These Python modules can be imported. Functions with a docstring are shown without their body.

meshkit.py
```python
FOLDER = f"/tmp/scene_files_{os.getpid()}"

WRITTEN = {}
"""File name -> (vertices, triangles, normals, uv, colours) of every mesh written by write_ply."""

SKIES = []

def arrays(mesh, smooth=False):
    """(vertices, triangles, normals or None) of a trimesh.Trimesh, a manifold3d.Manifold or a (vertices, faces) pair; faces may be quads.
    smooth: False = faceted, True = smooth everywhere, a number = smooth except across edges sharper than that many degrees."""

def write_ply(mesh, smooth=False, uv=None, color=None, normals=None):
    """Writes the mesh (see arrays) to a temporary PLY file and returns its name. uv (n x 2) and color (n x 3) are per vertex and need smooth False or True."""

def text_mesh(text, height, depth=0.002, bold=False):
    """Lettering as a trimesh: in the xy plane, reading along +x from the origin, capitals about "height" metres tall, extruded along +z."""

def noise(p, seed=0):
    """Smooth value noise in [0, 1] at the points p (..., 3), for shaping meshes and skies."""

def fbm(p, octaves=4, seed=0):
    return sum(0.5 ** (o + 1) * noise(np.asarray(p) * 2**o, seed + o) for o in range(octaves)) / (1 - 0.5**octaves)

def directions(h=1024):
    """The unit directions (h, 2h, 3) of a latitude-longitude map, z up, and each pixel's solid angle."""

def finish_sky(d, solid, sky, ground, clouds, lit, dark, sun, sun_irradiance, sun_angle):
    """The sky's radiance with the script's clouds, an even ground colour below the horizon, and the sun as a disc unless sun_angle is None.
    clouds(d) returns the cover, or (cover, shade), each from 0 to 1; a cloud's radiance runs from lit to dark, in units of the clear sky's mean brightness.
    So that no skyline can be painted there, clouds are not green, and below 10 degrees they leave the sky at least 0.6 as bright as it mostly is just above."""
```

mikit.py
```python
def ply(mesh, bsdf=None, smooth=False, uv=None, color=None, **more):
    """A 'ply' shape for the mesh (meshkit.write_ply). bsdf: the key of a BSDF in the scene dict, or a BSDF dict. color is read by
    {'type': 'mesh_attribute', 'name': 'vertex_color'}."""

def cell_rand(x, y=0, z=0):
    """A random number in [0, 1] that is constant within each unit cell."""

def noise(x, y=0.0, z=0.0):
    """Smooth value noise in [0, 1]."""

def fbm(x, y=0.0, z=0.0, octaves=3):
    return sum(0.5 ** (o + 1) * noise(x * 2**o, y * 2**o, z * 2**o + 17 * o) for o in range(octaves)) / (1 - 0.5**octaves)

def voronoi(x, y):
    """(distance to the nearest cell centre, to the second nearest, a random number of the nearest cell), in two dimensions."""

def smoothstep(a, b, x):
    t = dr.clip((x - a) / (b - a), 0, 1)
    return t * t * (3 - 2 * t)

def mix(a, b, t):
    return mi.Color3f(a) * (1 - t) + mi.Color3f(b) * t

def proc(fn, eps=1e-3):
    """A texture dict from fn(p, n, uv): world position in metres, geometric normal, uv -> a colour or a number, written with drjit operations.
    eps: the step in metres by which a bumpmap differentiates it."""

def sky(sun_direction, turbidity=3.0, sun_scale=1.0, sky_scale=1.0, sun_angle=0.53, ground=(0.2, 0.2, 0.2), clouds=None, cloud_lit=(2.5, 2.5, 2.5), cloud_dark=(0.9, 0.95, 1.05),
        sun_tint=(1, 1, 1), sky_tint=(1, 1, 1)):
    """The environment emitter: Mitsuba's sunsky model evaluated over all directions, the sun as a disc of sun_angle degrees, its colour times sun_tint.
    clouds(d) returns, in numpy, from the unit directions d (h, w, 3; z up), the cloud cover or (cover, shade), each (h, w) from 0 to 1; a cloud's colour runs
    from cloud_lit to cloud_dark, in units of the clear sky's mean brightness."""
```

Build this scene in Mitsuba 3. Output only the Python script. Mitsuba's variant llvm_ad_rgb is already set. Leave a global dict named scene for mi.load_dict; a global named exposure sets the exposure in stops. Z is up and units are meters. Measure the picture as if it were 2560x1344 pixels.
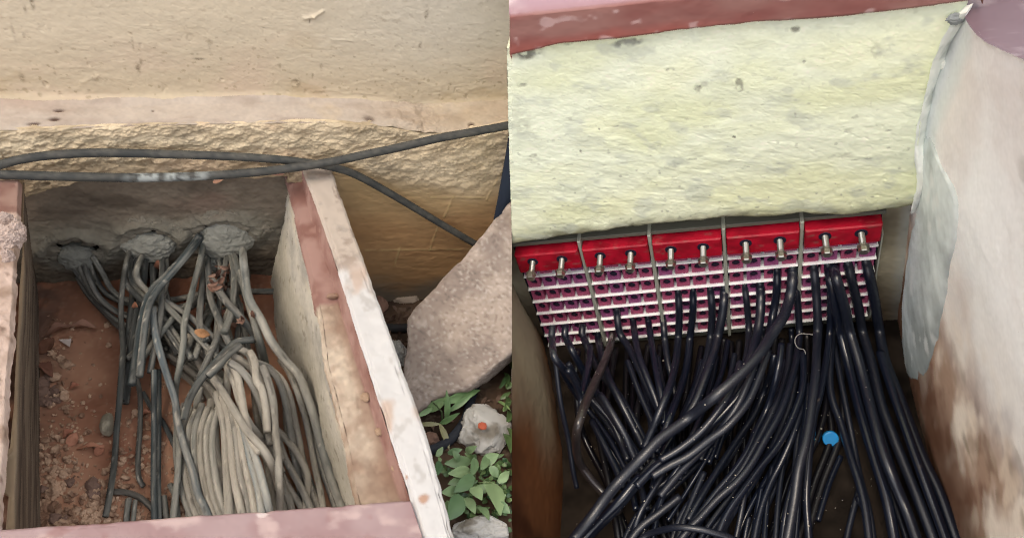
import math, numpy as np, trimesh, mitsuba as mi, mikit, meshkit
from trimesh.intersections import slice_mesh_plane

# ---------------------------------------------------------------- camera, sky, exposure
F, CX, CY = 2000.0, 1280.0, 672.0            # focal length and centre in pixels of the 2560 x 1344 photograph
D0, S45 = 1.5, math.sqrt(0.5)
C = np.array([0.0, -S45 * D0, S45 * D0])
CR, CF = np.array([1.0, 0, 0]), np.array([0.0, S45, -S45])
CU = np.array([0.0, S45, S45])
T = mi.ScalarTransform4f
scene, labels = {}, {}
scene['camera'] = {'type': 'perspective', 'fov': math.degrees(2 * math.atan(1280 / F)), 'fov_axis': 'x', 'near_clip': 0.05, 'far_clip': 400.0,
                   'to_world': T().look_at(origin=C.tolist(), target=[0, 0, 0], up=[0, 0, 1])}
scene['sky'] = mikit.sky((-0.25, -0.35, 0.9), turbidity=3, sun_scale=0.22, sun_angle=28, clouds=lambda d: 1.0,
                         cloud_lit=(2.42, 2.45, 2.52))
exposure = 2.65

rng = np.random.default_rng(7)


def rot(axis, a):
    axis = np.asarray(axis, float) / np.linalg.norm(axis)
    K = np.array([[0, -axis[2], axis[1]], [axis[2], 0, -axis[0]], [-axis[1], axis[0], 0]])
    return np.eye(3) + math.sin(a) * K + (1 - math.cos(a)) * K @ K


class Place:
    """One of the two trenches: its own upright frame (x along the wall, y away from the viewer, z up), turned about the viewpoint."""

    def __init__(s, uc, roll, pitch, side):
        s.R = rot(CU, -math.atan((uc - CX) / F)) @ rot(CF, math.radians(roll)) @ rot(CR, math.radians(pitch - 45))
        s.side = side

    def pl(s, u, v, n, k):
        d = s.R.T @ (CF + (u - CX) / F * CR - (v - CY) / F * CU)
        n = np.asarray(n, float)
        return C + (k - n @ C) / (n @ d) * d

    def z(s, u, v, k): return s.pl(u, v, (0, 0, 1), k)
    def y(s, u, v, k): return s.pl(u, v, (0, 1, 0), k)
    def x(s, u, v, k): return s.pl(u, v, (1, 0, 0), k)

    def ray(s, u, v):
        u, v = np.asarray(u, float), np.asarray(v, float)
        return (CF + ((u - CX) / F)[..., None] * CR - ((v - CY) / F)[..., None] * CU) @ s.R

    def depth(s, p): return ((np.asarray(p) - C) @ s.R.T) @ CF

    def world(s, p): return (np.asarray(p) - C) @ s.R.T + C

    def seam_x(s, y, z):
        """Local x at which the two places meet (world x = 0)."""
        r = s.R[0]
        return C[0] - (r[1] * (y - C[1]) + r[2] * (z - C[2])) / r[0]


L = Place(640, -2, 45, -1)
Rt = Place(1920, -4, 50, 1)
L.tone, Rt.tone = 0.90, 1.0                # how pale the materials of each place are overall
L.sat, Rt.sat = 0.84, 0.96                 # how far their colours are greyed, offsetting the tint of bounced light


def lin(r, g, b, k=1.0):
    return np.array([(c / 255.0) ** 2.2 for c in (r, g, b)]) * k


def fb(p, s, o=4, seed=0):
    return meshkit.fbm(np.asarray(p) * np.asarray(s), o, seed) * 2 - 1


def shade_of(place, c):
    g = c @ np.array([0.2126, 0.7152, 0.0722])
    return np.clip((g[..., None] + (c - g[..., None]) * place.sat) * place.tone, 0, 0.92)


def sst(a, b, x):
    t = np.clip((x - a) / (b - a), 0, 1)
    return t * t * (3 - 2 * t)


def mixc(a, b, t):
    t = np.asarray(t)[..., None]
    return np.asarray(a) * (1 - t) + np.asarray(b) * t


def curve(pts, n, k=None):
    """n points along a Catmull-Rom curve through pts, evenly spaced by arc length (of the first two coordinates if k is given)."""
    P = np.asarray(pts, float)
    if len(P) == 2:
        return P[0] + np.linspace(0, 1, n)[:, None] * (P[1] - P[0])
    Q = np.vstack([2 * P[0] - P[1], P, 2 * P[-1] - P[-2]])
    t = np.linspace(0, 1, 24, endpoint=False)[:, None]
    out = []
    for i in range(len(P) - 1):
        a, b, c, d = Q[i:i + 4]
        out.append(0.5 * (2 * b + (c - a) * t + (2 * a - 5 * b + 4 * c - d) * t ** 2 + (3 * b - a - 3 * c + d) * t ** 3))
    out = np.vstack(out + [P[-1:]])
    s = np.r_[0, np.cumsum(np.linalg.norm(np.diff(out[:, :k] if k else out, axis=0), axis=1))]
    g = np.linspace(0, s[-1], n)
    return np.stack([np.interp(g, s, out[:, j]) for j in range(P.shape[1])], 1)


# ---------------------------------------------------------------- materials
VC = {'type': 'mesh_attribute', 'name': 'vertex_color'}


def bsdf(name, color=None, **k):
    scene[name] = {'type': 'twosided', 'bsdf': {'type': 'principled', 'base_color': VC if color is None else {'type': 'rgb', 'value': [float(c) for c in color]}, **k}}
    return name


def grain(p, n, uv):
    return 0.0012 * mikit.fbm(p.x * 330.0, p.y * 330.0, p.z * 330.0, 2) + 0.0011 * mikit.noise(p.x * 120.0, p.y * 120.0, p.z * 120.0)


def bumped(name, tex, scale, color=None, **k):
    scene[name] = {'type': 'twosided', 'bsdf': {'type': 'bumpmap', 'arbitrary': mikit.proc(tex, 4e-4), 'scale': scale,
                   'bsdf': {'type': 'principled', 'base_color': VC if color is None else {'type': 'rgb', 'value': [float(c) for c in color]}, **k}}}
    return name


M_PLASTER = bumped('plaster_finish', grain, 0.5, roughness=0.85, specular=0.25)
M_ROUGH = bumped('rough_mortar_finish', grain, 1.0, roughness=0.95, specular=0.15)
M_PAINT = bsdf('red_paint_finish', roughness=0.6, specular=0.35)
M_DUSTY = bsdf('dusty_sheath', roughness=0.75, specular=0.3)
M_GLOSS = bsdf('glossy_black_sheath', roughness=0.25, specular=0.75)
M_SATIN = bsdf('satin_black_sheath', roughness=0.42, specular=0.9)
M_SATIN2 = bsdf('scuffed_black_sheath', roughness=0.35, specular=0.85)
M_STEEL = bsdf('galvanised_steel', lin(248, 252, 252), metallic=0.0, roughness=0.35, specular=0.9)
M_BAR = bsdf('welded_frame_steel', lin(172, 176, 164), metallic=0.3, roughness=0.5)
M_DARKBAR = bsdf('dull_frame_steel', lin(112, 114, 104, 0.8), metallic=0.2, roughness=0.6)
M_BOLT = bsdf('bolt_steel', lin(196, 192, 184), metallic=0.95, roughness=0.3)
M_RED = bsdf('red_plastic', roughness=0.45, specular=0.4)
M_PINK = bsdf('pink_rubber', lin(170, 82, 116, 0.85), roughness=0.65, specular=0.3)
M_PINK2 = bsdf('mauve_rubber', lin(152, 82, 128, 0.85), roughness=0.65, specular=0.3)
M_CORE = bsdf('black_rubber_core', (0.012, 0.012, 0.03), roughness=0.5)
M_LEAF = bsdf('leaf_blade', roughness=0.4, specular=0.5)
M_BLUE = bsdf('blue_plastic', lin(30, 130, 195), roughness=0.4)
M_DRY = bsdf('dry_leaf_surface', roughness=0.8, specular=0.2)
scene['clear_plastic'] = {'type': 'twosided', 'bsdf': {'type': 'principled', 'base_color': {'type': 'rgb', 'value': [0.42, 0.43, 0.42]}, 'roughness': 0.25, 'specular': 0.6}}
M_CLEAR = 'clear_plastic'

# ---------------------------------------------------------------- building helpers
taken = {}


def numbered(key):
    n = taken.get(key, 0)
    taken[key] = n + 1
    return key if n == 0 else f'{key}_{n:03d}'


def put(place, key, mesh, mat, col=None, smooth=True, clip=False):
    """One entry of the scene: a mesh in the place's own frame; col(points) gives its colour per vertex. clip: cut where the two places meet."""
    if isinstance(mesh, tuple):
        v, f = np.asarray(mesh[0], float).reshape(-1, 3), np.asarray(mesh[1], int)
        if f.shape[1] == 4:
            f = np.vstack([f[:, [0, 1, 2]], f[:, [0, 2, 3]]])
        mesh = trimesh.Trimesh(v, f, process=False)
    if clip:
        n = place.R[0] * place.side
        m2 = trimesh.Trimesh(mesh.vertices, mesh.faces)
        if ((m2.vertices - C) @ n).min() < 0:
            mesh = slice_mesh_plane(m2, n, C, cap=m2.is_watertight)
            if smooth is True:
                mesh = trimesh.graph.smooth_shade(mesh, angle=np.radians(50), facet_minarea=None)
    v = np.array(mesh.vertices)
    c = None if col is None else shade_of(place, np.broadcast_to(col(v), v.shape))
    scene[key] = mikit.ply(trimesh.Trimesh(place.world(v), mesh.faces, process=False), mat, smooth=smooth, color=c)
    return key


def tag(key, label, cat=None, group=None, kind=None):
    d = labels.setdefault(key, {})
    d['label'] = label
    if cat: d['category'] = cat
    if group: d['group'] = group
    if kind: d['kind'] = kind
    return key


def gridf(n, m):
    i = np.arange(n * m).reshape(n, m)
    return np.stack([i[:-1, :-1], i[1:, :-1], i[1:, 1:], i[:-1, 1:]], -1).reshape(-1, 4)


def grid_normals(P):
    a, b = np.gradient(P, axis=0), np.gradient(P, axis=1)
    n = np.cross(a, b)
    return n / np.maximum(np.linalg.norm(n, axis=-1, keepdims=True), 1e-12)


def face_camera(P, n):
    c = P.reshape(-1, 3).mean(0)
    return n if ((C - P) * n).sum() > 0 else -n


def sheet(place, key, P, disp, col, mat, back=None, seam=None, keep=None):
    """A displaced surface P (n, m, 3) with a rim turned back by the vector 'back'; seam: 'first' or 'last' column lies where the places meet."""
    n, m = P.shape[:2]
    N = face_camera(P, grid_normals(P))
    Q = P + N * disp[..., None]
    c = np.broadcast_to(col, Q.shape).reshape(-1, 3)
    if seam:
        j = 0 if seam == 'first' else -1
        Q[:, j, 0] = place.seam_x(Q[:, j, 1], Q[:, j, 2])
    f = gridf(n, m)
    f = np.vstack([f[:, [0, 1, 2]], f[:, [0, 2, 3]]])
    v = Q.reshape(-1, 3)
    a = np.arange(n * m).reshape(n, m)
    if back is not None:
        ring = np.r_[a[0, :-1], a[:-1, -1], a[-1, :0:-1], a[:0:-1, 0]]
        w = v[ring] + np.asarray(back)
        if seam:
            js = np.isin(ring, a[:, j])
            w[js, 0] = place.seam_x(w[js, 1], w[js, 2])
        k, k0 = len(ring), len(v)
        # ring corners are doubled so that the turned-back rim keeps a crisp edge
        v = np.vstack([v, v[ring], w])
        c = np.vstack([c, c[ring], c[ring]])
        i, i2 = np.arange(k), (np.arange(k) + 1) % k
        s = np.vstack([np.stack([k0 + i, k0 + i2, k0 + k + i2], 1), np.stack([k0 + i, k0 + k + i2, k0 + k + i], 1)])
        f = np.vstack([f, s])
    mesh = trimesh.Trimesh(place.world(v), f, process=False)
    scene[key] = mikit.ply(mesh, mat, smooth=True, color=shade_of(place, c))
    return key


def loft(rows, subs):
    """Stations x section: rows = list of (n, 3) curves, subs = how many steps between one row and the next."""
    out = []
    for a, b, k in zip(rows[:-1], rows[1:], subs):
        for t in np.linspace(0, 1, k, endpoint=False):
            out.append(a * (1 - t) + b * t)
    out.append(rows[-1])
    return np.stack(out, 1)


def tube(P, r, sides=10, flat=1.0, up=None):
    """A closed tube along P with radius r (a number or one per point)."""
    P = np.asarray(P, float)
    n = len(P)
    r = np.broadcast_to(r, n)
    t = np.gradient(P, axis=0)
    t /= np.maximum(np.linalg.norm(t, axis=1, keepdims=True), 1e-12)
    ref = np.array([0, 0, 1.0]) if abs(t[0][2]) < 0.9 else np.array([0, 1.0, 0])
    x = np.cross(t[0], ref); x /= np.linalg.norm(x)
    X = []
    for i in range(n):
        x = x - t[i] * (x @ t[i]); x /= np.linalg.norm(x)
        X.append(x)
    X = np.array(X); Y = np.cross(t, X)
    a = np.arange(sides) * 2 * np.pi / sides
    V = P[:, None] + r[:, None, None] * (np.cos(a)[None, :, None] * X[:, None] + flat * np.sin(a)[None, :, None] * Y[:, None])
    v = np.vstack([V.reshape(-1, 3), P[:1], P[-1:]])
    i = np.arange(sides); j = (i + 1) % sides
    f = []
    for k in range(n - 1):
        o = k * sides
        f += [np.stack([o + i, o + j, o + sides + j], 1), np.stack([o + i, o + sides + j, o + sides + i], 1)]
    e = n * sides
    f += [np.stack([j, i, i * 0 + e], 1), np.stack([e - sides + i, e - sides + j, i * 0 + e + 1], 1)]
    return trimesh.Trimesh(v, np.vstack(f), process=False)


def lump(center, radii, seed, amp=0.25, sub=4, freq=2.2, R=None, flat=0.0):
    m = trimesh.creation.icosphere(subdivisions=sub)
    d = m.vertices
    k = 1 + amp * fb(d + seed * 7.3, freq, 3, seed) + amp * 0.35 * fb(d + seed * 3.1, freq * 4, 2, seed)
    v = d * k[:, None]
    if flat:
        # chipped facets
        for i in range(6):
            n = np.random.default_rng(seed * 31 + i).normal(size=3); n /= np.linalg.norm(n)
            h = v @ n
            v = v - np.maximum(h - flat, 0)[:, None] * n * 0.85
    v = v * np.asarray(radii)
    if R is not None:
        v = v @ np.asarray(R).T
    return trimesh.Trimesh(v + np.asarray(center), m.faces, process=False)


def box(lo, hi, bevel=0.0):
    lo, hi = np.asarray(lo, float), np.asarray(hi, float)
    if not bevel:
        m = trimesh.creation.box(bounds=[lo, hi])
    else:
        b = bevel
        pts = []
        for s in np.ndindex(2, 2, 2):
            c = np.where(np.array(s) == 0, lo, hi); sg = np.where(np.array(s) == 0, 1, -1)
            for k in range(3):
                o = sg * b * 1.0; o[k] = 0
                pts.append(c + o)
        m = trimesh.convex.convex_hull(np.array(pts))
    return m


ORD = ['zeroth', 'first', 'second', 'third', 'fourth', 'fifth', 'sixth', 'seventh', 'eighth', 'ninth', 'tenth', 'eleventh', 'twelfth', 'thirteenth', 'fourteenth', 'fifteenth',
       'sixteenth', 'seventeenth', 'eighteenth', 'nineteenth', 'twentieth'] + ['twenty-' + x for x in ('first', 'second', 'third', 'fourth', 'fifth', 'sixth', 'seventh', 'eighth', 'ninth')] + ['thirtieth'] + ['thirty-' + x for x in ('first', 'second', 'third', 'fourth', 'fifth', 'sixth', 'seventh', 'eighth', 'ninth')] + ['fortieth'] + ['forty-' + x for x in ('first', 'second', 'third', 'fourth', 'fifth', 'sixth', 'seventh', 'eighth', 'ninth')] + ['fiftieth']

# a far ground sheet under both places
scene['ground'] = {'type': 'rectangle', 'to_world': T().translate([0, 0, -1.6]).scale(120), 'bsdf': {'type': 'diffuse', 'reflectance': {'type': 'rgb', 'value': [0.2, 0.15, 0.11]}}}
tag('ground', 'bare brown earth reaching out beyond the trenches', kind='structure')

# ================================================================ LEFT PLACE
# ---------------------------------------------------------------- house wall: painted face, ledge, rough plinth
YP, YU, ZF = 0.30, 0.365, -0.36


def along(place, pts, fn):
    """Pixel polyline -> points by fn(u, v); returned as arrays."""
    return np.array([fn(u, v) for u, v in pts])


edge = along(L, [(-60, 328), (0, 325), (200, 318), (400, 311), (640, 307), (800, 304), (930, 312), (1000, 322), (1060, 335), (1140, 330), (1280, 302)], lambda u, v: L.y(u, v, YP))
backl = along(L, [(-60, 246), (0, 246), (300, 251), (640, 242), (900, 252), (1050, 268), (1120, 262), (1280, 250)], lambda u, v: L.y(u, v, YU))


def left_wall():
    ns = 640
    s = np.linspace(0, 1, ns)
    s_full = np.r_[-1.6, -0.9, -0.4, -0.2, -0.08, s]

    def cols(y, z):
        xe = L.seam_x(y, z)
        x = -0.46 + s * (xe + 0.46)
        return np.r_[-0.46 + np.array([-1.6, -0.9, -0.4, -0.2, -0.05]), x]

    def zedge(x): return np.interp(x, edge[:, 0], edge[:, 2])
    def zback(x): return np.interp(x, backl[:, 0], backl[:, 2])

    # upper painted face
    zs = np.r_[2.4, 1.5, 0.95, 0.7, 0.55, 0.46, np.linspace(0.40, 0, 170)]
    P = []
    for k, z in enumerate(zs):
        x = cols(YU, max(z, 0.1))
        zb = zback(x)
        zz = zb + (z / 0.40) * (0.40 - 0.1) if z <= 0.40 else z + 0 * x
        P.append(np.stack([x, 0 * x + YU, zz], 1))
    P = np.array(P)
    q = P.copy()
    h = P[..., 2] - zback(P[..., 0])
    low = sst(0.22, 0.0, h)
    d = 0.0014 * fb(q, (9, 9, 18), 4, 1) + (0.0005 + 0.0009 * low) * fb(q, (40, 40, 52), 4, 2) + 0.0004 * fb(q, 200, 2, 6)
    rid = 1 - np.abs(fb(q, (16, 16, 40), 3, 3))
    d += 0.0011 * low * sst(0.80, 1.0, rid) * sst(-0.2, 0.4, fb(q, 11, 2, 7)) - 0.0008 * low
    pock = sst(0.45, 0.62, fb(q, (70, 70, 45), 2, 5)) * (0.3 + low)
    d -= 0.0016 * pock
    d += 0.006 * np.exp(-(h / 0.008) ** 2)                       # cove into the ledge
    right = sst(0.0, 0.45, P[..., 0])
    c = mixc(lin(204, 186, 156, 0.92), lin(212, 197, 170, 0.94), sst(0.02, 0.17, h + 0.02 * fb(q, 7, 3, 8)))
    c = mixc(c, lin(206, 198, 182, 0.94), right * sst(0.03, 0.2, h) * 0.9)
    c = mixc(c, lin(214, 186, 162, 0.9), 0.45 * sst(0.1, 0.6, fb(q, (8, 8, 14), 3, 9)) * low)
    c = mixc(c, lin(186, 160, 116, 0.9), 0.5 * sst(0.15, 0.55, fb(q, (10, 10, 16), 4, 11)) * low)
    c = c * (1 + 0.05 * fb(q, (14, 14, 40), 4, 10) + 0.08 * fb(q, (130, 130, 140), 3, 12))[..., None]
    c = mixc(c, lin(150, 128, 96, 0.9), 0.5 * sst(0.42, 0.6, fb(q, 110, 2, 14)) * (0.4 + 0.6 * low))
    # dirt marks with shapes of their own
    marks = [(80, 8, 5, 16, .8), (62, 22, 4, 8, .6), (33, 80, 4, 22, .35), (60, 87, 4, 4, .6), (332, 110, 3, 20, .4), (345, 172, 6, 14, .75), (352, 155, 4, 8, .5), (136, 178, 3, 10, .5),
             (55, 195, 6, 12, .5), (497, 148, 14, 3, .8), (524, 112, 4, 14, .3), (774, 55, 2, 8, .8), (1066, 35, 5, 18, .6), (1050, 115, 4, 13, .5), (744, 205, 7, 12, .8), (803, 168, 4, 9, .7), (782, 190, 3, 7, .6),
             (1125, 210, 5, 5, .7), (1262, 250, 4, 14, .5), (700, 165, 3, 6, .5), (250, 200, 30, 8, .3), (100, 235, 5, 5, .6), (222, 228, 4, 4, .7), (760, 235, 4, 4, .6)]
    X, Z = P[..., 0], P[..., 2]
    for u, v, a, b, k in marks:
        o = L.y(u, v, YU)
        t = L.depth(o) / F
        w = np.exp(-(((X - o[0]) / (a * t)) ** 2 + ((Z - o[2]) / (b * t * 1.15)) ** 2) ** 1.5)
        w = w * sst(-0.5, 0.4, fb(q, 160, 2, 40))
        c = mixc(c, lin(92, 74, 52), k * w)
    # the raised splash of plaster
    for (u0, v0, u1, v1, r) in [(762, 46, 785, 42, 4), (785, 42, 808, 28, 3), (205, 205, 245, 190, 5), (830, 99, 880, 102, 3)]:
        a, b = L.y(u0, v0, YU), L.y(u1, v1, YU)
        ab = b - a
        tt = np.clip(((X - a[0]) * ab[0] + (Z - a[2]) * ab[2]) / (ab[0] ** 2 + ab[2] ** 2), 0, 1)
        dd = np.hypot(X - a[0] - tt * ab[0], Z - a[2] - tt * ab[2])
        d += (0.0034 if v0 < 60 else 0.0014) * np.exp(-(dd / (r * 0.0008 * (1 + 0.6 * fb(q, 60, 3, 13)))) ** 2)
    sheet(L, 'house_wall__painted_face', P, d, c, M_PLASTER, back=(0, 0.12, 0), seam='last')

    # ledge
    P = []
    for t in np.linspace(0, 1, 60):
        y = YU + (YP - YU) * t
        x = cols(y, 0.1)
        P.append(np.stack([x, 0 * x + y, zback(x) * (1 - t) + zedge(x) * t], 1))
    P = np.array(P)
    t = np.linspace(0, 1, 60)[:, None]
    q = P
    d = 0.0022 * fb(q, (14, 40, 40), 4, 21) + 0.0012 * fb(q, (60, 90, 90), 3, 22) + 0.009 * np.exp(-(t / 0.16) ** 2) * (0.7 + 0.5 * fb(q, (10, 10, 10), 2, 23))
    bump = np.exp(-(((P[..., 0] - 0.34) / 0.07) ** 2))
    d += bump * (0.007 * fb(q, (55, 70, 70), 4, 24) + 0.006)
    d -= 0.004 * sst(0.75, 1, t) * (0.5 + 0.5 * fb(q, (40, 40, 40), 3, 25))
    c = mixc(lin(206, 190, 174, 0.76), lin(184, 164, 148, 0.74), sst(-0.3, 0.5, fb(q, (12, 30, 30), 4, 26)))
    c = mixc(c, lin(170, 138, 118, 0.9), 0.55 * np.exp(-(((P[..., 0] + 0.40) / 0.07) ** 2)) * sst(0.6, 0.0, t))
    c = mixc(c, lin(212, 186, 140, 0.9), sst(0.12, 0.5, P[..., 0]) * 0.35 + 0.3 * sst(0.2, 0.6, fb(q, 13, 3, 27)))
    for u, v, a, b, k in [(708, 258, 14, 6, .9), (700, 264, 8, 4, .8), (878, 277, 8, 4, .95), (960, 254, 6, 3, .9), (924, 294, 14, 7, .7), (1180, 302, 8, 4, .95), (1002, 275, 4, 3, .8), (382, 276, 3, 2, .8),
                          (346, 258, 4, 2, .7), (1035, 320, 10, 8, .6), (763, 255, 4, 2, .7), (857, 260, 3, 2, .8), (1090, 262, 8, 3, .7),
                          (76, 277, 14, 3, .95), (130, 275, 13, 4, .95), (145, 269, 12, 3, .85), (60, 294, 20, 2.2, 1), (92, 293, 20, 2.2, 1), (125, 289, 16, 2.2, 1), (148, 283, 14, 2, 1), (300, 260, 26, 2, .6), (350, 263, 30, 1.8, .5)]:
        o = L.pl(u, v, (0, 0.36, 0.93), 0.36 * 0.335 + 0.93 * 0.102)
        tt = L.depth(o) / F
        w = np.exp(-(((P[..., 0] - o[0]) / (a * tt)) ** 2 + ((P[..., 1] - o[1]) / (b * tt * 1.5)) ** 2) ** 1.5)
        c = mixc(c, lin(70, 46, 36), k * w)  # dark spots; along the crack lines this brown is painted-in shade
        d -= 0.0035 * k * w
    c = c * (1 + 0.10 * fb(q, (40, 60, 60), 3, 28) + 0.10 * fb(q, 170, 2, 29))[..., None]
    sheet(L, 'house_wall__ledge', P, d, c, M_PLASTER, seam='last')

    # plinth
    P = []
    pitz = along(L, [(40, 505), (70, 492), (120, 474), (200, 456), (300, 450), (500, 450), (720, 440)], lambda u, v: L.y(u, v, YP))
    for t in np.r_[np.linspace(0, 1, 105), 1 + np.linspace(0.01, 1, 150)]:
        x = cols(YP, 0.1 - 0.25 * t)
        ze, zp = zedge(x), np.interp(x, pitz[:, 0], pitz[:, 2], left=-0.06, right=-0.045)
        if t <= 1:
            P.append(np.stack([x, 0 * x + YP, ze + (zp - ze) * t], 1))
        else:
            inpit = sst(-0.515, -0.512, x) * sst(0.088, 0.085, x)
            P.append(np.stack([x, YP + 0.05 * (t - 1) * inpit, zp + (-0.50 - zp) * (t - 1) * (1 - inpit)], 1))
    P = np.array(P)
    q = P
    X, Z = P[..., 0], P[..., 2]
    dz = zedge(X) - Z
    rightside = sst(0.12, 0.2, X)
    smooth_z = sst(0.10, 0.17, dz + 0.03 * fb(q, 9, 3, 31) + 0.05 * sst(0.3, 0.16, X) - 0.05 * sst(0.35, 0.5, X)) * rightside
    rough = 1 - smooth_z
    stretch = q @ rot((0, 1, 0), 0.35).T
    fade = sst(0.31, 0.305, P[..., 1])
    d = rough * (0.0062 * fb(stretch, (44, 60, 62), 4, 32) + 0.0042 * (1 - np.abs(fb(stretch, (70, 90, 120), 3, 33))) - 0.003)
    d += rough * sst(0.13, 0.2, X) * 0.004 * (1 - np.abs(fb(stretch, (40, 50, 60), 3, 38)))
    d += smooth_z * (0.0016 * fb(q, (12, 20, 40), 4, 34) + 0.0006 * fb(q, (40, 60, 160), 3, 35))
    hole = sst(0.30, 0.5, fb(q, (26, 26, 40), 3, 36)) * sst(0.06, 0.085, dz) * (1 - rightside)
    d -= 0.012 * hole
    d -= 0.003 * sst(0.006, 0, dz)
    d = d * fade + 0.0012 * fb(q, 220, 2, 51) * rough
    c = mixc(lin(214, 194, 160, 0.95), lin(186, 166, 134, 0.9), sst(-0.3, 0.5, fb(q, (20, 20, 30), 4, 37)))
    c = mixc(c, lin(164, 140, 108, 0.85), sst(0.06, 0.12, dz) * 0.6 * (1 - rightside))
    c = mixc(c, lin(214, 186, 152, 0.95), sst(0.2, 0.5, fb(q, (12, 12, 16), 3, 39)) * rough * 0.7)
    c = mixc(c, lin(128, 116, 98, 0.8), 0.6 * sst(0.25, 0.55, fb(q, (8, 8, 12), 4, 50)) * rough)
    wall_r = mixc(lin(194, 164, 116, 0.9), lin(180, 138, 90, 0.9), sst(0.15, 0.30, dz + 0.03 * fb(q, (8, 8, 24), 3, 41)))
    wall_r = mixc(wall_r, lin(148, 104, 66, 0.85), sst(0.1, 0.6, fb(q, (7, 7, 26), 3, 42)) * 0.6 * sst(0.2, 0.4, X))
    wall_r = mixc(wall_r, lin(140, 126, 108, 0.8), sst(0.43, 0.49, dz + 0.03 * fb(q, (9, 9, 30), 3, 43)))
    c = mixc(c, wall_r, smooth_z)
    for (u0, v0, u1, v1) in [(1078, 493, 1212, 493), (1134, 488, 1111, 543), (1097, 558, 1074, 625), (914, 625, 1175, 623), (1000, 618, 985, 666), (1253, 424, 1216, 499)]:
        a, b = L.y(u0, v0, YP), L.y(u1, v1, YP)
        ab = b - a
        tt = np.clip(((X - a[0]) * ab[0] + (Z - a[2]) * ab[2]) / (ab[0] ** 2 + ab[2] ** 2), 0, 1)
        dd = np.hypot(X - a[0] - tt * ab[0], Z - a[2] - tt * ab[2])
        w = np.exp(-(dd / 0.0022) ** 2)
        d += 0.0016 * w
        c = mixc(c, lin(206, 178, 120, 0.8), 0.6 * w * sst(-0.5, 0.1, fb(q, 60, 2, 44)))
    c = c * (1 + 0.10 * fb(q, (60, 60, 90), 3, 45) + 0.12 * rough * fb(q, 190, 2, 46))[..., None]
    sheet(L, 'house_wall__plinth', P, d, c, M_ROUGH, back=(0, 0.05, 0), seam='last')


left_wall()
tag('house_wall', 'cream painted house wall with a pinkish ledge above the left trench', 'wall')
tag('house_wall__painted_face', 'smooth cream painted upper face')
tag('house_wall__ledge', 'pinkish sloping ledge with cracks')
tag('house_wall__plinth', 'rough ochre plinth under the ledge')

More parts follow.
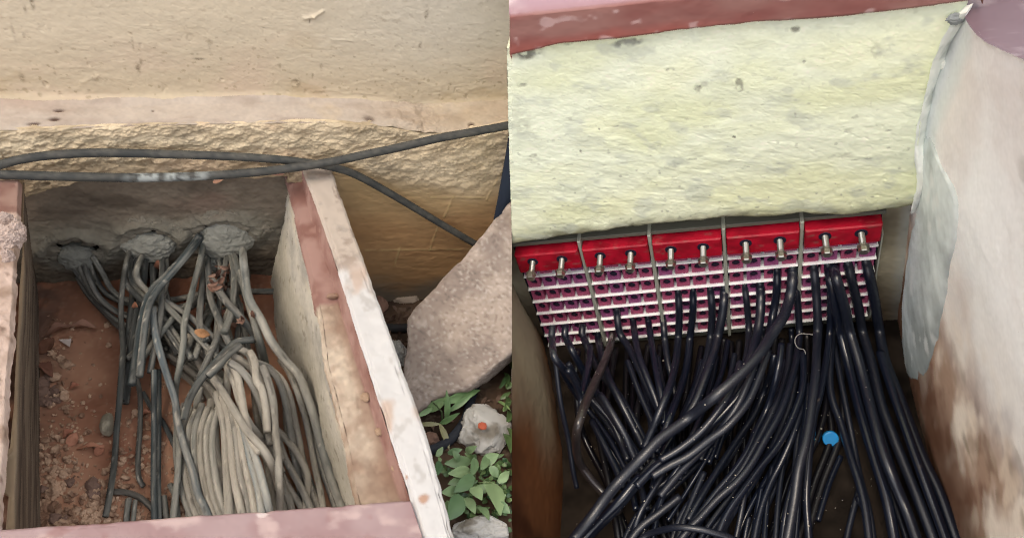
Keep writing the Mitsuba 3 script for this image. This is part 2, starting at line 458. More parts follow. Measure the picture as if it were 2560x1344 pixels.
# ---------------------------------------------------------------- the left trench: soil, back wall, rims, kerb
YB = 0.335


def floor_grid(place, x0, x1, y0, y1, z, step):
    nx, ny = int((x1 - x0) / step), int((y1 - y0) / step)
    X, Y = np.meshgrid(np.linspace(x0, x1, nx), np.linspace(y0, y1, ny), indexing='ij')
    return np.stack([X, Y, 0 * X + z], -1)


P = floor_grid(L, -0.56, 0.20, -0.80, 0.36, ZF, 0.0026)
q = P
heap = sst(-0.34, -0.44, P[..., 0])
d = 0.004 * fb(q, 9, 3, 61) + 0.0022 * fb(q, 45, 3, 62) + 0.0018 * np.maximum(fb(q, 140, 2, 63), 0) + heap * 0.008 * np.maximum(fb(q, 40, 3, 64), -0.2)
d += sst(0.16, 0.33, P[..., 1]) * 0.006
gritty = sst(-0.05, -0.4, P[..., 1] + 0.12 * fb(q, 8, 2, 68))
d += gritty * 0.005 * np.maximum(fb(q, 90, 3, 69), 0)
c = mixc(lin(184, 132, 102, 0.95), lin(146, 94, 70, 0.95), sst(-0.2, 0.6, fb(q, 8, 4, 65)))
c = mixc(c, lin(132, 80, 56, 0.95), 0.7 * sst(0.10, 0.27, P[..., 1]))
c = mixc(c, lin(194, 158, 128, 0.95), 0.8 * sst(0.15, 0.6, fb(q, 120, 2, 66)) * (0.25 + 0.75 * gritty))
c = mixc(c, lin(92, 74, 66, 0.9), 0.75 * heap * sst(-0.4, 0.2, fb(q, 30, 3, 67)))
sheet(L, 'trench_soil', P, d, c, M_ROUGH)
tag('trench_soil', 'reddish brown gritty soil on the floor of the left trench', kind='structure')

# back wall with the three duct mouths
X, Z = np.meshgrid(np.linspace(-0.54, 0.11, 430), np.linspace(0.02, -0.42, 300), indexing='ij')
P = np.stack([X, 0 * X + YB, Z], -1)
q = P
mouths = [(188, 628, 62, 34), (372, 600, 62, 34), (556, 585, 70, 34)]
d = 0.005 * fb(q, 14, 4, 71) + 0.0012 * fb(q, 160, 2, 83) + 0.0026 * fb(q, (60, 60, 90), 3, 72)
lower = sst(-0.20, -0.30, Z)
d += lower * 0.010 * fb(q, (16, 16, 24), 4, 73) + lower * 0.004 * fb(q, 70, 3, 79)
c = mixc(lin(142, 128, 112, 0.92), lin(104, 92, 80, 0.92), sst(-0.2, 0.5, fb(q, (10, 10, 16), 4, 74)))
c = mixc(c, lin(150, 108, 96, 0.9), 0.5 * sst(0.1, 0.5, fb(q, 7, 3, 75)) * sst(-0.20, -0.08, Z))
c = mixc(c, lin(132, 126, 112, 0.9), sst(-0.14, -0.2, Z + 0.03 * fb(q, 12, 3, 76)) * 0.8)
c = mixc(c, lin(92, 78, 64, 0.85), lower * 0.8)
for k, (u, v, a, b) in enumerate(mouths):
    o = L.y(u, v, YB)
    t = L.depth(o) / F
    e = np.hypot((X - o[0]) / (a * t), (Z - o[2]) / (b * t * 1.35))
    ring = np.exp(-((e - 1.25 - 0.12 * fb(q, 30, 2, 77)) / 0.28) ** 2) * sst(-0.02, 0.03, Z - o[2] + 0.02)
    d += 0.014 * ring * (1 + 0.7 * fb(q, 50, 3, 78 + k))
    d -= (0.06 if k == 0 else 0.014) * sst(1.05, 0.75, e + 0.25 * fb(q, 40, 3, 84))
    c = mixc(c, lin(134, 130, 118, 0.9), 0.7 * sst(1.9, 1.2, e + 0.3 * fb(q, 22, 3, 80)))
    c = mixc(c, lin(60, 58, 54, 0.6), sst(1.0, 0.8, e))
c = c * (1 + 0.16 * fb(q, (50, 50, 80), 3, 81) + 0.16 * fb(q, 170, 2, 82))[..., None]
sheet(L, 'cable_trench__back_wall', P, d, c, M_ROUGH)
tag('cable_trench', 'open masonry cable trench below the cream house wall with red painted rims', 'trench')
tag('cable_trench__back_wall', 'dark grey cement back wall with duct mouths')


def plug(u, v, a, b, dep, seed, shade=1.0):
    o = L.y(u, v, YB - 0.0)
    t = L.depth(o) / F
    m = lump(o + [0, dep * 0.1, 0], (a * t, dep, b * t * 1.35), seed, 0.22, 5, 1.6)
    w = m.vertices
    w = w + m.vertex_normals * (0.0022 * fb(w, 60, 3, seed) + 0.0012 * fb(w, 150, 2, seed + 1))[:, None]
    hz = (w[:, 2] - o[2]) / (b * t * 1.35)
    w[:, 0] = o[0] + (w[:, 0] - o[0]) * np.where(hz < 0, 1 + 0.25 * hz, 1)
    w[:, 1] -= 0.012 * np.clip(-hz, 0, 1)
    m = trimesh.Trimesh(w, m.faces, process=False)
    k = put(L, numbered('cable_trench__mortar_plug'), m, M_ROUGH, lambda p: lin(146, 146, 138, 0.98 * shade) * (1 + 0.22 * fb(p, 60, 3, seed))[:, None])
    return k


tag(plug(190, 640, 44, 26, 0.028, 3, 0.7), 'dark mortar plug in the left duct mouth')
tag(plug(372, 612, 62, 30, 0.030, 4), 'grey mortar plug in the middle duct mouth')
tag(plug(560, 600, 66, 40, 0.034, 5), 'broad smooth mortar plug in the right duct mouth')
plug(545, 640, 34, 30, 0.04, 6)
plug(345, 690, 24, 40, 0.035, 8, 0.8)

for k_, (u, v, a, b) in enumerate(mouths):
    r0 = np.random.default_rng(90 + k_)
    ms = []
    for i in range(26):
        th_ = r0.uniform(-0.35, math.pi + 0.35)
        rad = r0.uniform(0.85, 1.45)
        uu, vv = u + a * rad * math.cos(th_), v - b * rad * math.sin(th_)
        o = L.y(uu, vv, YB); t = L.depth(o) / F
        z_ = r0.uniform(7, 20) * t
        ms.append(lump(o, (z_ * 1.4, z_ * 0.5, z_ * 0.9), 200 + 30 * k_ + i, 0.5, 3, 2.0))
    put(L, numbered('cable_trench__mortar_collar'), trimesh.util.concatenate(ms), M_ROUGH, lambda p: lin(142, 134, 120, [0.7, 0.95, 0.95][k_]) * (1 + 0.3 * fb(p, 70, 3, 85))[:, None])

# right rim of the trench
NS = 330
B_ = curve(along(L, [(822, 405), (830, 425), (900, 625), (1000, 905), (1075, 1120), (1138, 1344), (1200, 1560)], lambda u, v: L.z(u, v, 0)), NS)
C_ = curve(along(L, [(751, 405), (757, 425), (800, 540), (850, 690), (895, 835), (960, 1040), (1024, 1235), (1060, 1344), (1135, 1560)], lambda u, v: L.z(u, v, 0)), NS)
D_ = curve(along(L, [(746, 420), (752, 440), (776, 540), (827, 690), (871, 835), (936, 1040), (1001, 1235), (1037, 1344), (1110, 1560)], lambda u, v: L.z(u, v, -0.045)), NS)
E_ = curve(along(L, [(715, 430), (722, 450), (753, 586), (772, 660), (787, 735), (800, 810), (812, 905), (835, 1000), (862, 1110), (888, 1250), (915, 1344), (970, 1560)], lambda u, v: L.z(u, v, -0.05)), NS)
F_ = curve(along(L, [(676, 715), (678, 735), (690, 850), (745, 980), (790, 1100), (850, 1250), (885, 1344), (950, 1560)], lambda u, v: L.z(u, v, ZF - 0.01)), NS)
A_ = B_ * [1, 1, 0] + [0.006, 0, -0.5]
inward = np.array([-1.0, -0.15, 0]); inward /= np.linalg.norm(inward)

P = loft([A_, B_ + [0.002, 0, -0.006], B_ - [0.004, 0, 0], C_ + [0.005, 0, 0.0], C_ + [0, 0, -0.006]], [12, 3, 30, 3])
q = P
d = 0.0022 * fb(q, (16, 6, 16), 3, 91) + 0.0012 * fb(q, (60, 60, 60), 3, 92)
edgey = np.zeros(P.shape[1]); edgey[11:20] = 1; edgey[-6:] = 1
d -= edgey[None] * 0.005 * np.maximum(fb(q, 28, 3, 93), 0)
s_ = P[..., 1]
white = sst(0.06, 0.0, s_ + 0.05 * fb(q, 14, 3, 94))
c = mixc(lin(200, 184, 170, 0.85), lin(222, 220, 220, 0.80), white)
c = mixc(c, lin(150, 130, 118, 0.9), 0.7 * sst(0.2, 0.55, fb(q, (30, 30, 30), 4, 95)) * (1 - white))
c = mixc(c, lin(190, 150, 118, 0.9), 0.6 * sst(0.32, 0.62, fb(q, (16, 9, 16), 4, 96)) * white)
c = mixc(c, lin(170, 162, 154, 0.85), 0.4 * sst(0.2, 0.55, fb(q, (50, 40, 50), 3, 99)))
for u, v, a in [(1058, 1245, 16), (1012, 1190, 7)]:
    o = L.z(u, v, 0); tt = L.depth(o) / F
    e = np.linalg.norm(P - o, axis=-1) / (a * tt)
    c = mixc(c, lin(182, 128, 92, 0.9), 0.8 * sst(1.3, 0.6, e + 0.5 * fb(q, 50, 3, 97)))
c = c * (1 + 0.05 * fb(q, 60, 3, 98))[..., None]
sheet(L, 'cable_trench__rim_strip', P, d, c, M_PLASTER)
tag('cable_trench__rim_strip', 'whitewashed raised outer strip of the rim')

P = loft([C_ + [0, 0, -0.006], D_, E_ + [0.004, 0, 0.002], E_ + [-0.004, 0, -0.008], E_ + [-0.002, 0, -0.03]], [16, 34, 4, 8])
q = P
sec = np.minimum(np.arange(P.shape[1]) / 54.0, 1)[None] + 0 * P[..., 0]
ys = P[..., 1]
painted = np.maximum(sst(0.36, 0.30, sec), sst(-0.055, -0.045, ys + 0.006 * fb(q, 30, 2, 101)))
d = (0.0008 + 0.0035 * (1 - painted)) * fb(q, (30, 30, 30), 4, 102) + (1 - painted) * 0.002 * fb(q, 120, 2, 103) - 0.004 * (1 - painted) * sst(0.35, 0.5, sec)
d -= 0.006 * sst(0.9, 1.0, sec) * np.maximum(fb(q, 40, 3, 104), 0)
red = mixc(lin(172, 134, 124, 0.9), lin(144, 102, 92, 0.9), sst(-0.2, 0.4, fb(q, (20, 20, 20), 4, 105)))
red = mixc(red, lin(190, 150, 138, 0.9), 0.5 * sst(0.25, 0.6, fb(q, (40, 40, 40), 3, 106)))
beige = mixc(lin(204, 186, 164, 0.9), lin(164, 138, 118, 0.9), sst(-0.25, 0.35, fb(q, (12, 12, 12), 4, 107)))
beige = beige * (1 + 0.30 * fb(q, 110, 3, 108))[..., None]
beige = mixc(beige, lin(140, 104, 84, 0.85), 0.55 * sst(0.1, 0.5, fb(q, (26, 18, 26), 4, 109)))
beige = mixc(beige, lin(150, 116, 98, 0.85), 0.7 * sst(0.62, 0.36, sec))
c = mixc(beige, red, painted)
sheet(L, 'cable_trench__rebate', P, d, c, M_ROUGH)
tag('cable_trench__rebate', 'red painted cover rebate along the rim, bare towards the viewer')

mid = E_ * 0.72 + F_ * 0.28 + [0.012, 0, 0.02]
P = loft([E_ + [0.006, 0, -0.012], mid, F_], [40, 70])
q = P
d = 0.005 * fb(q, 12, 4, 111) + 0.0024 * fb(q, (60, 60, 60), 3, 112) + 0.001 * fb(q, 150, 2, 113)
zz = P[..., 2]
c = mixc(lin(196, 188, 174, 0.95), lin(166, 160, 150, 0.92), sst(-0.2, 0.4, fb(q, (10, 10, 14), 4, 114)))
c = mixc(c, lin(158, 152, 136, 0.92), 0.8 * sst(-0.12, -0.24, zz + 0.05 * fb(q, 9, 3, 115)))
c = mixc(c, lin(206, 190, 160, 0.92), 0.5 * sst(0.1, 0.5, fb(q, (16, 8, 30), 3, 116)) * sst(-0.25, -0.1, zz))
c = mixc(c, lin(112, 104, 92, 0.85), 0.5 * sst(0.25, 0.55, fb(q, 60, 3, 118)))
c = c * (1.06 + 0.16 * fb(q, 110, 3, 117))[..., None]
sheet(L, 'cable_trench__side_wall', P, d, c, M_ROUGH)
tag('cable_trench__side_wall', 'beige cement side wall of the trench under the rebate')

# left rim
NL = 240
e1 = curve(along(L, [(51, 450), (49, 480), (46, 560), (39, 648), (34, 760), (28, 860), (20, 960), (12, 1100), (2, 1250), (-5, 1344), (-20, 1560)], lambda u, v: L.z(u, v, 0)), NL)
e2 = curve(along(L, [(56, 450), (55, 480), (56, 560), (58, 648), (54, 760), (46, 860), (42, 960), (40, 1100), (34, 1250), (32, 1344), (20, 1560)], lambda u, v: L.z(u, v, -0.025)), NL)
e3 = curve(along(L, [(78, 715), (95, 740), (98, 900), (101, 1100), (105, 1310), (107, 1380), (112, 1560)], lambda u, v: L.z(u, v, ZF - 0.01)), NL)
out = e1 + [-0.9, 0, 0]
P = loft([out, e1 - [0.10, 0, 0], e1 - [0.003, 0, 0], e1 + [0.001, 0, -0.012]], [6, 50, 5])
q = P
ys = P[..., 1]
board = sst(0.155, 0.165, ys)
d = (1 - board) * (0.005 * fb(q, 22, 4, 121) + 0.0035 * fb(q, 70, 3, 122)) + board * 0.0008 * fb(q, 30, 3, 123)
c = mixc(lin(208, 182, 168, 0.85), lin(164, 138, 122, 0.85), sst(-0.2, 0.4, fb(q, 26, 4, 124)))
c = mixc(c, lin(104, 74, 64, 0.8), 0.7 * sst(0.25, 0.6, fb(q, 45, 3, 125)))
c = mixc(c, mixc(lin(162, 128, 116, 0.85), lin(140, 102, 92, 0.85), sst(-0.3, 0.3, fb(q, 30, 3, 126))), board)
sheet(L, 'cable_trench__left_rim', P, d, c, M_ROUGH)
tag('cable_trench__left_rim', 'pinkish crumbling rim, red painted next to the wall')

P = loft([e1 + [0.0035, 0, -0.016], e2 - [0.003, 0, 0], e2 + [0.0015, 0, -0.006], e3 + [0, 0, 0.0]], [8, 3, 60])
q = P
g = fb(q, (60, 3, 60), 4, 131)
d = 0.0028 * fb(q, (40, 5, 40), 4, 132) + 0.0022 * g
d[:, :10] += 0.004 * fb(q[:, :10], (20, 12, 20), 3, 133)
d[:, :9] -= 0.010 * sst(-0.32, -0.335, q[:, :9, 1]) * sst(-0.40, -0.385, q[:, :9, 1])
c = mixc(lin(112, 98, 84, 0.85), lin(74, 62, 54, 0.85), sst(-0.3, 0.4, g))
top = np.zeros(P.shape[1]); top[:10] = 1; top[10] = 0.6
tn = top[None] * (0.75 + 0.25 * g)
c = mixc(c, lin(158, 134, 104, 0.9), tn)
c = c * (1 + 0.2 * fb(q, (120, 6, 120), 3, 134))[..., None]
sheet(L, 'formwork_board', P, d, c, M_PLASTER)
tag('formwork_board', 'weathered wooden board lining the left side of the soil trench', 'board')

# mortar lumps on the left rim
for i, (u, v, a, b) in enumerate([(20, 598, 34, 32), (44, 585, 20, 26), (16, 560, 22, 12), (22, 648, 14, 12)]):
    o = L.z(u, v, 0.0); t = L.depth(o) / F
    k = numbered('mortar_lump')
    put(L, k, lump(o + [0, 0, 0.004], (a * t, b * t, 0.022), 20 + i, 0.4, 5, 2.2), M_ROUGH, lambda p: lin(196, 174, 164, 0.85) * (1 + 0.22 * fb(p, 60, 3, 135))[:, None])
    tag(k, ['large pinkish mortar lump stuck on the left rim of the soil trench', 'knobbly mortar lump overhanging the wooden board at the left rim', 'flat mortar crumb at the near edge of the red painted rim end',
            'small round mortar knob just below the large pinkish lump'][i], 'mortar')

# the red cover slab across the front
a = curve(along(L, [(-260, 1341), (-20, 1324), (500, 1287), (1026, 1249)], lambda u, v: L.z(u, v, 0.002)), 300)
b = curve(along(L, [(-300, 1640), (-20, 1620), (500, 1590), (1128, 1560)], lambda u, v: L.z(u, v, 0.002)), 300)
P = loft([a + [0, 0.0015, -0.045], a + [0, 0.0015, -0.004], a + [0, -0.003, 0], b], [8, 3, 110])
q = P
d = 0.0014 * fb(q, 12, 4, 141) + 0.0008 * fb(q, 70, 3, 142)
edgey = np.zeros(P.shape[1]); edgey[6:14] = 1
d -= edgey[None] * 0.004 * np.maximum(fb(q, 30, 3, 143), 0)
c = mixc(lin(180, 150, 152, 0.8), lin(166, 130, 132, 0.8), sst(-0.3, 0.4, fb(q, 14, 4, 144)))
c = mixc(c, lin(204, 176, 172, 0.9), 0.7 * sst(0.2, 0.5, fb(q, (22, 30, 30), 4, 145)))
c = mixc(c, lin(150, 96, 92, 0.85), 0.5 * sst(0.3, 0.6, fb(q, 35, 3, 146)))
o = L.z(654, 1284, 0); e = np.linalg.norm((P - o) * [1, 1.2, 0.3], axis=-1)
c = mixc(c, lin(222, 206, 204, 0.95), 0.9 * sst(0.0085, 0.005, e + 0.002 * fb(q, 120, 2, 147)))
sheet(L, 'cover_slab', P, d, c, M_PAINT, back=(0, 0, -0.03))
tag('cover_slab', 'mauve red painted cover slab lying across the near end of the trench', 'slab')

# ground right of the trench, running to where the two places meet
nx, ny = 230, 420
S, Y = np.meshgrid(np.linspace(0, 1, nx), np.linspace(0.33, -0.80, ny), indexing='ij')
Z = -0.43 + 0.16 * np.clip(0.30 - Y, 0, 2)
xe = L.seam_x(Y, Z)
x0 = 0.12 + 0.30 * (0.30 - Y) - 0.06
P = np.stack([x0 + S * (xe - x0), Y, Z], -1)
q = P
d = 0.010 * fb(q, 9, 4, 151) + 0.004 * fb(q, 40, 3, 152) + 0.002 * fb(q, 120, 2, 153)
c = mixc(lin(120, 96, 78, 0.8), lin(72, 58, 48, 0.8), sst(-0.3, 0.4, fb(q, 14, 4, 154)))
c = mixc(c, lin(150, 128, 110, 0.8), 0.6 * sst(0.2, 0.5, fb(q, 50, 3, 155)))
sheet(L, 'earth', P, d, c, M_ROUGH, seam='last', back=(0, 0, -0.3))
tag('earth', 'dark littered earth between the trench rim and the leaning slab', kind='structure')


def ground_z(y): return -0.43 + 0.16 * np.clip(0.30 - y, 0, 2)


def on_earth(u, v, h=0.0):
    n = np.array([0, 0.16, 1.0])
    return L.pl(u, v, n, -0.43 + 0.16 * 0.30 + h)


# ---------------------------------------------------------------- leaning slab and what lies about it
p0, p1, p2 = L.z(1020, 985, -0.33), L.y(1280, 505, 0.235), L.z(1165, 970, -0.29)
pn = np.cross(p1 - p0, p2 - p0); pn /= np.linalg.norm(pn)
pn = pn if pn @ (C - p0) > 0 else -pn
out_px = [(1010, 960), (1022, 860), (1020, 800), (1060, 752), (1105, 705), (1150, 655), (1190, 612), (1235, 556), (1285, 500), (1330, 450), (1480, 470), (1480, 760), (1330, 840), (1280, 872), (1228, 915), (1160, 968), (1098, 985), (1040, 1030)]
poly = np.array([L.pl(u, v, pn, pn @ p0) for u, v in out_px])
ex = poly[4] - poly[0]; ex -= pn * (ex @ pn); ex /= np.linalg.norm(ex); ey = np.cross(pn, ex)
P2 = np.stack([(poly - p0) @ ex, (poly - p0) @ ey], 1)
import shapely.geometry as sg
from shapely import affinity
pg = sg.polygon.orient(sg.Polygon(P2).buffer(0.006, quad_segs=3))
import manifold3d as m3
man = m3.Manifold.extrude(m3.CrossSection([np.array(pg.exterior.coords)[:-1]]), 0.085)
man = man.refine_to_length(0.0055)
mm = man.to_mesh()
v = np.array(mm.vert_properties[:, :3], float)
m = trimesh.Trimesh(p0 + v[:, :1] * ex + v[:, 1:2] * ey + (v[:, 2:] - 0.085) * pn, mm.tri_verts)
trimesh.smoothing.filter_laplacian(m, lamb=0.5, iterations=7)
w3 = np.array(m.vertices)
w3 = w3 + m.vertex_normals * (0.0020 * fb(w3 + 0.03 * fb(w3, 30, 2, 167)[:, None], 60, 4, 161) + 0.006 * fb(w3, 20, 4, 162) + 0.0016 * fb(w3, 190, 2, 166))[:, None]
m = trimesh.Trimesh(w3, m.faces, process=False)


def slab_col(p):
    c = mixc(lin(190, 172, 160, 0.85), lin(158, 142, 134, 0.85), sst(-0.3, 0.4, fb(p, 18, 4, 163)))
    c = mixc(c, lin(112, 100, 92, 0.8), 0.5 * sst(0.0, 0.5, fb(p, 200, 3, 164)))
    return mixc(c, lin(220, 208, 200, 0.95), 0.45 * sst(0.05, 0.5, fb(p, 170, 3, 165)))


put(L, 'concrete_slab', m, M_ROUGH, slab_col, clip=True)
tag('concrete_slab', 'broken rough concrete slab leaning against the house wall beside the trench', 'slab')

pp = [L.y(1250, 560, 0.275), L.y(1268, 470, 0.27), L.y(1292, 330, 0.265), L.y(1300, 200, 0.26)]
put(L, 'waste_pipe', tube(curve(pp, 20), 0.017, 16), M_DUSTY, lambda p: lin(48, 60, 80, 0.9), clip=True)
tag('waste_pipe', 'dark blue pipe rising behind the leaning concrete slab', 'pipe')


def rock(key, u, v, a, b, h, seed, col, label, cat='rock', sub=4, zc=None):
    o = on_earth(u, v, h * 0.25) if zc is None else L.z(u, v, zc)
    t = L.depth(o) / F
    put(L, key, lump(o, (a * t, b * t * 1.2, h), seed, 0.32, sub, 1.7, flat=0.78), M_ROUGH, col, clip=True)
    tag(key, label, cat)


wh = lambda p: mixc(lin(212, 210, 206, 0.85), lin(140, 132, 120, 0.85), sst(0.0, 0.5, fb(p, 26, 4, 171)))
rock('whitewashed_rock', 1214, 1078, 66, 54, 0.05, 31, wh, 'whitewashed rock with an orange chip on it, among the weeds', sub=5)
rock('whitewashed_rock_001', 1206, 1330, 78, 34, 0.035, 32, wh, 'whitewashed rock at the near end of the weeds beside the white rim', sub=5)
o = on_earth(1206, 1064, 0.062)
put(L, 'brick_chip', lump(o, (0.009, 0.009, 0.004), 5, 0.4, 3), M_ROUGH, lambda p: lin(205, 100, 70, 0.9) + 0 * p)
tag('brick_chip', 'small orange brick chip on top of the whitewashed rock', 'chip')
rock('rubble_piece', 1012, 742, 38, 20, 0.014, 33, lambda p: lin(186, 168, 150, 0.85) * (1 + 0.1 * fb(p, 60, 3, 172))[:, None], 'flat beige rubble piece at the foot of the house wall', 'rubble')
rock('rubble_piece_001', 946, 764, 24, 22, 0.02, 34, lambda p: lin(160, 122, 104, 0.85) * (1 + 0.1 * fb(p, 60, 3, 173))[:, None], 'reddish rubble piece touching the white rim near the wall', 'rubble')
rock('rubble_piece_002', 1078, 1098, 24, 16, 0.014, 35, lambda p: lin(150, 116, 100, 0.8) + 0 * p, 'small brown rubble piece under the grass tuft', 'rubble')
rock('rubble_piece_003', 1050, 1082, 13, 12, 0.01, 36, lambda p: lin(190, 184, 150, 0.85) + 0 * p, 'pale rubble bit between the white rim and the grass tuft', 'rubble')
o = on_earth(998, 880, 0.018); t = L.depth(o) / F
put(L, 'crumpled_plastic', lump(o, (27 * t, 32 * t, 0.02), 37, 0.5, 5, 3.0, flat=0.7), M_CLEAR)
tag('crumpled_plastic', 'crumpled grey plastic between the white rim and the leaning slab', 'litter')
put(L, 'black_hose', tube(curve([on_earth(u, v, 0.012) for u, v in [(1215, 900), (1192, 954), (1178, 994), (1166, 1043), (1140, 1083), (1107, 1112), (1067, 1128), (1030, 1132)]], 60), 0.0105, 12), M_DUSTY, lambda p: lin(52, 56, 66) + 0 * p)
tag('black_hose', 'thick black hose curving under the grass tuft past the rock', 'hose')
put(L, 'black_hose_001', tube(curve([on_earth(u, v, 0.012) for u, v in [(930, 812), (960, 818), (1000, 820), (1060, 815)]], 30), 0.011, 12), M_DUSTY, lambda p: lin(56, 56, 58) + 0 * p)
tag('black_hose_001', 'black hose end lying behind the leaning concrete slab', 'hose')


def leaf_mesh(base, tip, w, up=(0, 0, 1), arch=0.12, n=6, fold=0.25, twist=0.0, wave=0.0):
    base, tip = np.asarray(base, float), np.asarray(tip, float)
    ax = tip - base
    ln = np.linalg.norm(ax); ax = ax / ln
    side = np.cross(ax, np.asarray(up, float)); side /= np.linalg.norm(side)
    nn = np.cross(side, ax)
    if twist:
        side, nn = side * math.cos(twist) + nn * math.sin(twist), nn * math.cos(twist) - side * math.sin(twist)
    t = np.linspace(0, 1, n)
    prof = np.sin(np.pi * np.clip(t, 0.04, 0.985) ** 0.8) ** 0.8
    V = []
    for tt, pf in zip(t, prof):
        c0 = base + ax * ln * tt + nn * arch * ln * math.sin(math.pi * tt)
        hw = w / 2 * pf
        for k in (-1, -0.5, 0, 0.5, 1):
            V.append(c0 + side * hw * k + nn * (abs(k) * hw * fold + wave * hw * math.sin(9 * tt + 3 * k)))
    return (np.array(V), gridf(n, 5))


def green(seed, c0=(72, 112, 58), c1=(110, 146, 84), k=1.1):
    t = np.random.default_rng(seed).random()
    base = lin(*c0, k) * (1 - t) + lin(*c1, k) * t
    return lambda p: base * (1 + 0.25 * fb(p, 90, 2, seed))[:, None]


c8 = lambda x, y: (840 + x / 2.47, 800 + y / 2.47)


def px_leaf(key, b, t, w, hb, ht, seed, col=None, fn=c8, **k):
    (u0, v0), (u1, v1) = fn(*b), fn(*t)
    p, q = on_earth(u0, v0, hb), on_earth(u1, v1, ht)
    wm = w / 2.47 * L.depth(p) / F
    put(L, numbered(key), leaf_mesh(p, q, wm, up=(0.1, -0.5, 0.85), **k), M_LEAF, col or green(seed), clip=True)


weed = [((830, 870), (670, 885), 80), ((830, 930), (690, 945), 75), ((850, 960), (725, 1060), 90), ((900, 880), (1005, 825), 75), ((895, 920), (940, 820), 60), ((930, 990), (1015, 1205), 120),
        ((745, 1050), (650, 1062), 70), ((770, 1080), (690, 1235), 120), ((800, 1095), (860, 1195), 70), ((690, 820), (780, 795), 45), ((800, 810), (870, 775), 50), ((860, 850), (830, 970), 60),
        ((950, 900), (1000, 970), 60), ((880, 1150), (945, 1235), 60), ((640, 870), (615, 965), 55), ((960, 1110), (1050, 1075), 60), ((780, 980), (690, 1010), 55), ((840, 1030), (900, 1110), 80),
        ((700, 1120), (650, 1200), 60), ((930, 1060), (870, 1020), 60), ((1000, 1000), (1070, 930), 60), ((760, 870), (720, 800), 45), ((990, 1130), (1075, 1190), 70), ((620, 840), (660, 780), 40)]
for i, (b, t, w) in enumerate(weed):
    px_leaf('broadleaf_weed__leaf', b, t, w, 0.02 + 0.03 * ((i * 7) % 5) / 5, 0.03 + 0.03 * ((i * 3) % 4) / 4, 200 + i, green(200 + i, (62, 104, 66), (140, 170, 116)), arch=0.08, fold=0.2)
for i, (b, t) in enumerate([((860, 1000), (850, 850)), ((860, 1000), (760, 1060)), ((860, 1000), (960, 1000)), ((860, 1000), (720, 1040)), ((880, 1000), (920, 1040))]):
    u0, v0 = c8(*b); u1, v1 = c8(*t)
    put(L, numbered('broadleaf_weed__stem'), tube(curve([on_earth(u0, v0, 0.0), on_earth((u0 + u1) / 2, (v0 + v1) / 2, 0.035), on_earth(u1, v1, 0.03)], 10), 0.0014, 6), M_LEAF, lambda p: lin(120, 140, 90) + 0 * p)
tag('broadleaf_weed', 'broad-leaved green weed growing between the white rim and the rocks', 'weed')
small = np.random.default_rng(3)
for i in range(260):
    u, v = small.uniform(1070, 1277), small.uniform(1110, 1325)
    if v < 1140 + (1240 - u) * 0.1 or u < 1062 + (v - 1100) * 0.36 + 18:
        continue
    a = small.uniform(0, 6.28); l = small.uniform(10, 30)
    px_leaf('ground_weed__leaf', (u, v), (u + l * math.cos(a), v + l * 0.8 * math.sin(a)), small.uniform(18, 40), small.uniform(0.004, 0.025), small.uniform(0.004, 0.03), 300 + i,
            green(300 + i, (50, 84, 50), (112, 140, 80)), fn=lambda x, y: (x, y))
tag('ground_weed', 'low small-leaved weed spreading under the broad-leaved one', 'weed')
blades = [((520, 480), (705, 215), 72, 0.02, 0.10), ((560, 560), (700, 470), 62, 0.02, 0.06), ((660, 510), (890, 430), 62, 0.05, 0.04), ((640, 640), (765, 570), 38, 0.02, 0.06), ((680, 620), (682, 430), 42, 0.02, 0.09),
          ((640, 640), (495, 642), 30, 0.03, 0.02), ((640, 640), (700, 800), 40, 0.03, 0.01), ((700, 560), (850, 450), 40, 0.03, 0.06), ((600, 540), (490, 600), 34, 0.03, 0.02)]
for i, (b, t, w, hb, ht) in enumerate(blades):
    px_leaf('grass_tuft__blade', b, t, w, hb, ht, 400 + i, green(400 + i, (84, 122, 70), (128, 160, 104)) if i not in (5, 6) else (lambda p: lin(150, 148, 104, 0.85) + 0 * p), arch=0.06, fold=0.35, n=8)
for i, (b, m_, t) in enumerate([((490, 590), (505, 480), (520, 370)), ((510, 460), (590, 500), (655, 565)), ((655, 650), (655, 600), (650, 560))]):
    put(L, numbered('grass_tuft__stem'), tube(curve([on_earth(*c8(*b), 0.01), on_earth(*c8(*m_), 0.04), on_earth(*c8(*t), 0.06)], 12), 0.0016, 6), M_LEAF, lambda p: lin(64, 84, 50) + 0 * p)
tag('grass_tuft', 'tuft of wide grass blades growing by the foot of the leaning slab', 'grass')
for i, (b, t, w) in enumerate([((1040, 700), (1078, 820), 60), ((1015, 485), (1078, 440), 30), ((1000, 500), (1080, 560), 22), ((1050, 240), (1085, 300), 45), ((1040, 320), (1060, 410), 40), ((1060, 470), (1040, 560), 45),
                               ((1070, 560), (1050, 640), 50), ((1050, 420), (1082, 380), 40), ((1060, 660), (1082, 740), 40), ((1030, 560), (1075, 500), 35), ((1010, 420), (1060, 330), 30)]):
    px_leaf('edge_weed__leaf', b, t, w, 0.03, 0.04, 450 + i, green(450 + i, (60, 92, 52), (116, 146, 84)))
tag('edge_weed', 'green weed in the gap behind the rock under the leaning slab', 'weed')


# ---------------------------------------------------------------- dry leaves, crumbs, stones
def dry(place, key, p, ln, w, ang, seed, tone, label, group=None, up=(0, 0, 1), lift=0.004):
    d_ = np.array([math.cos(ang), math.sin(ang), 0.15])
    mesh = leaf_mesh(np.asarray(p) - d_ * ln / 2 + [0, 0, lift], np.asarray(p) + d_ * ln / 2 + [0, 0, lift + 0.004], w, up=up, arch=0.10, n=9, fold=0.5, twist=0.5 * math.sin(seed * 2.1), wave=0.35)
    k = numbered(key)
    put(place, k, mesh, M_DRY, lambda q: lin(*tone, 0.9) * (1 + 0.25 * fb(q, 120, 2, seed))[:, None])
    tag(k, label, 'leaf', group)


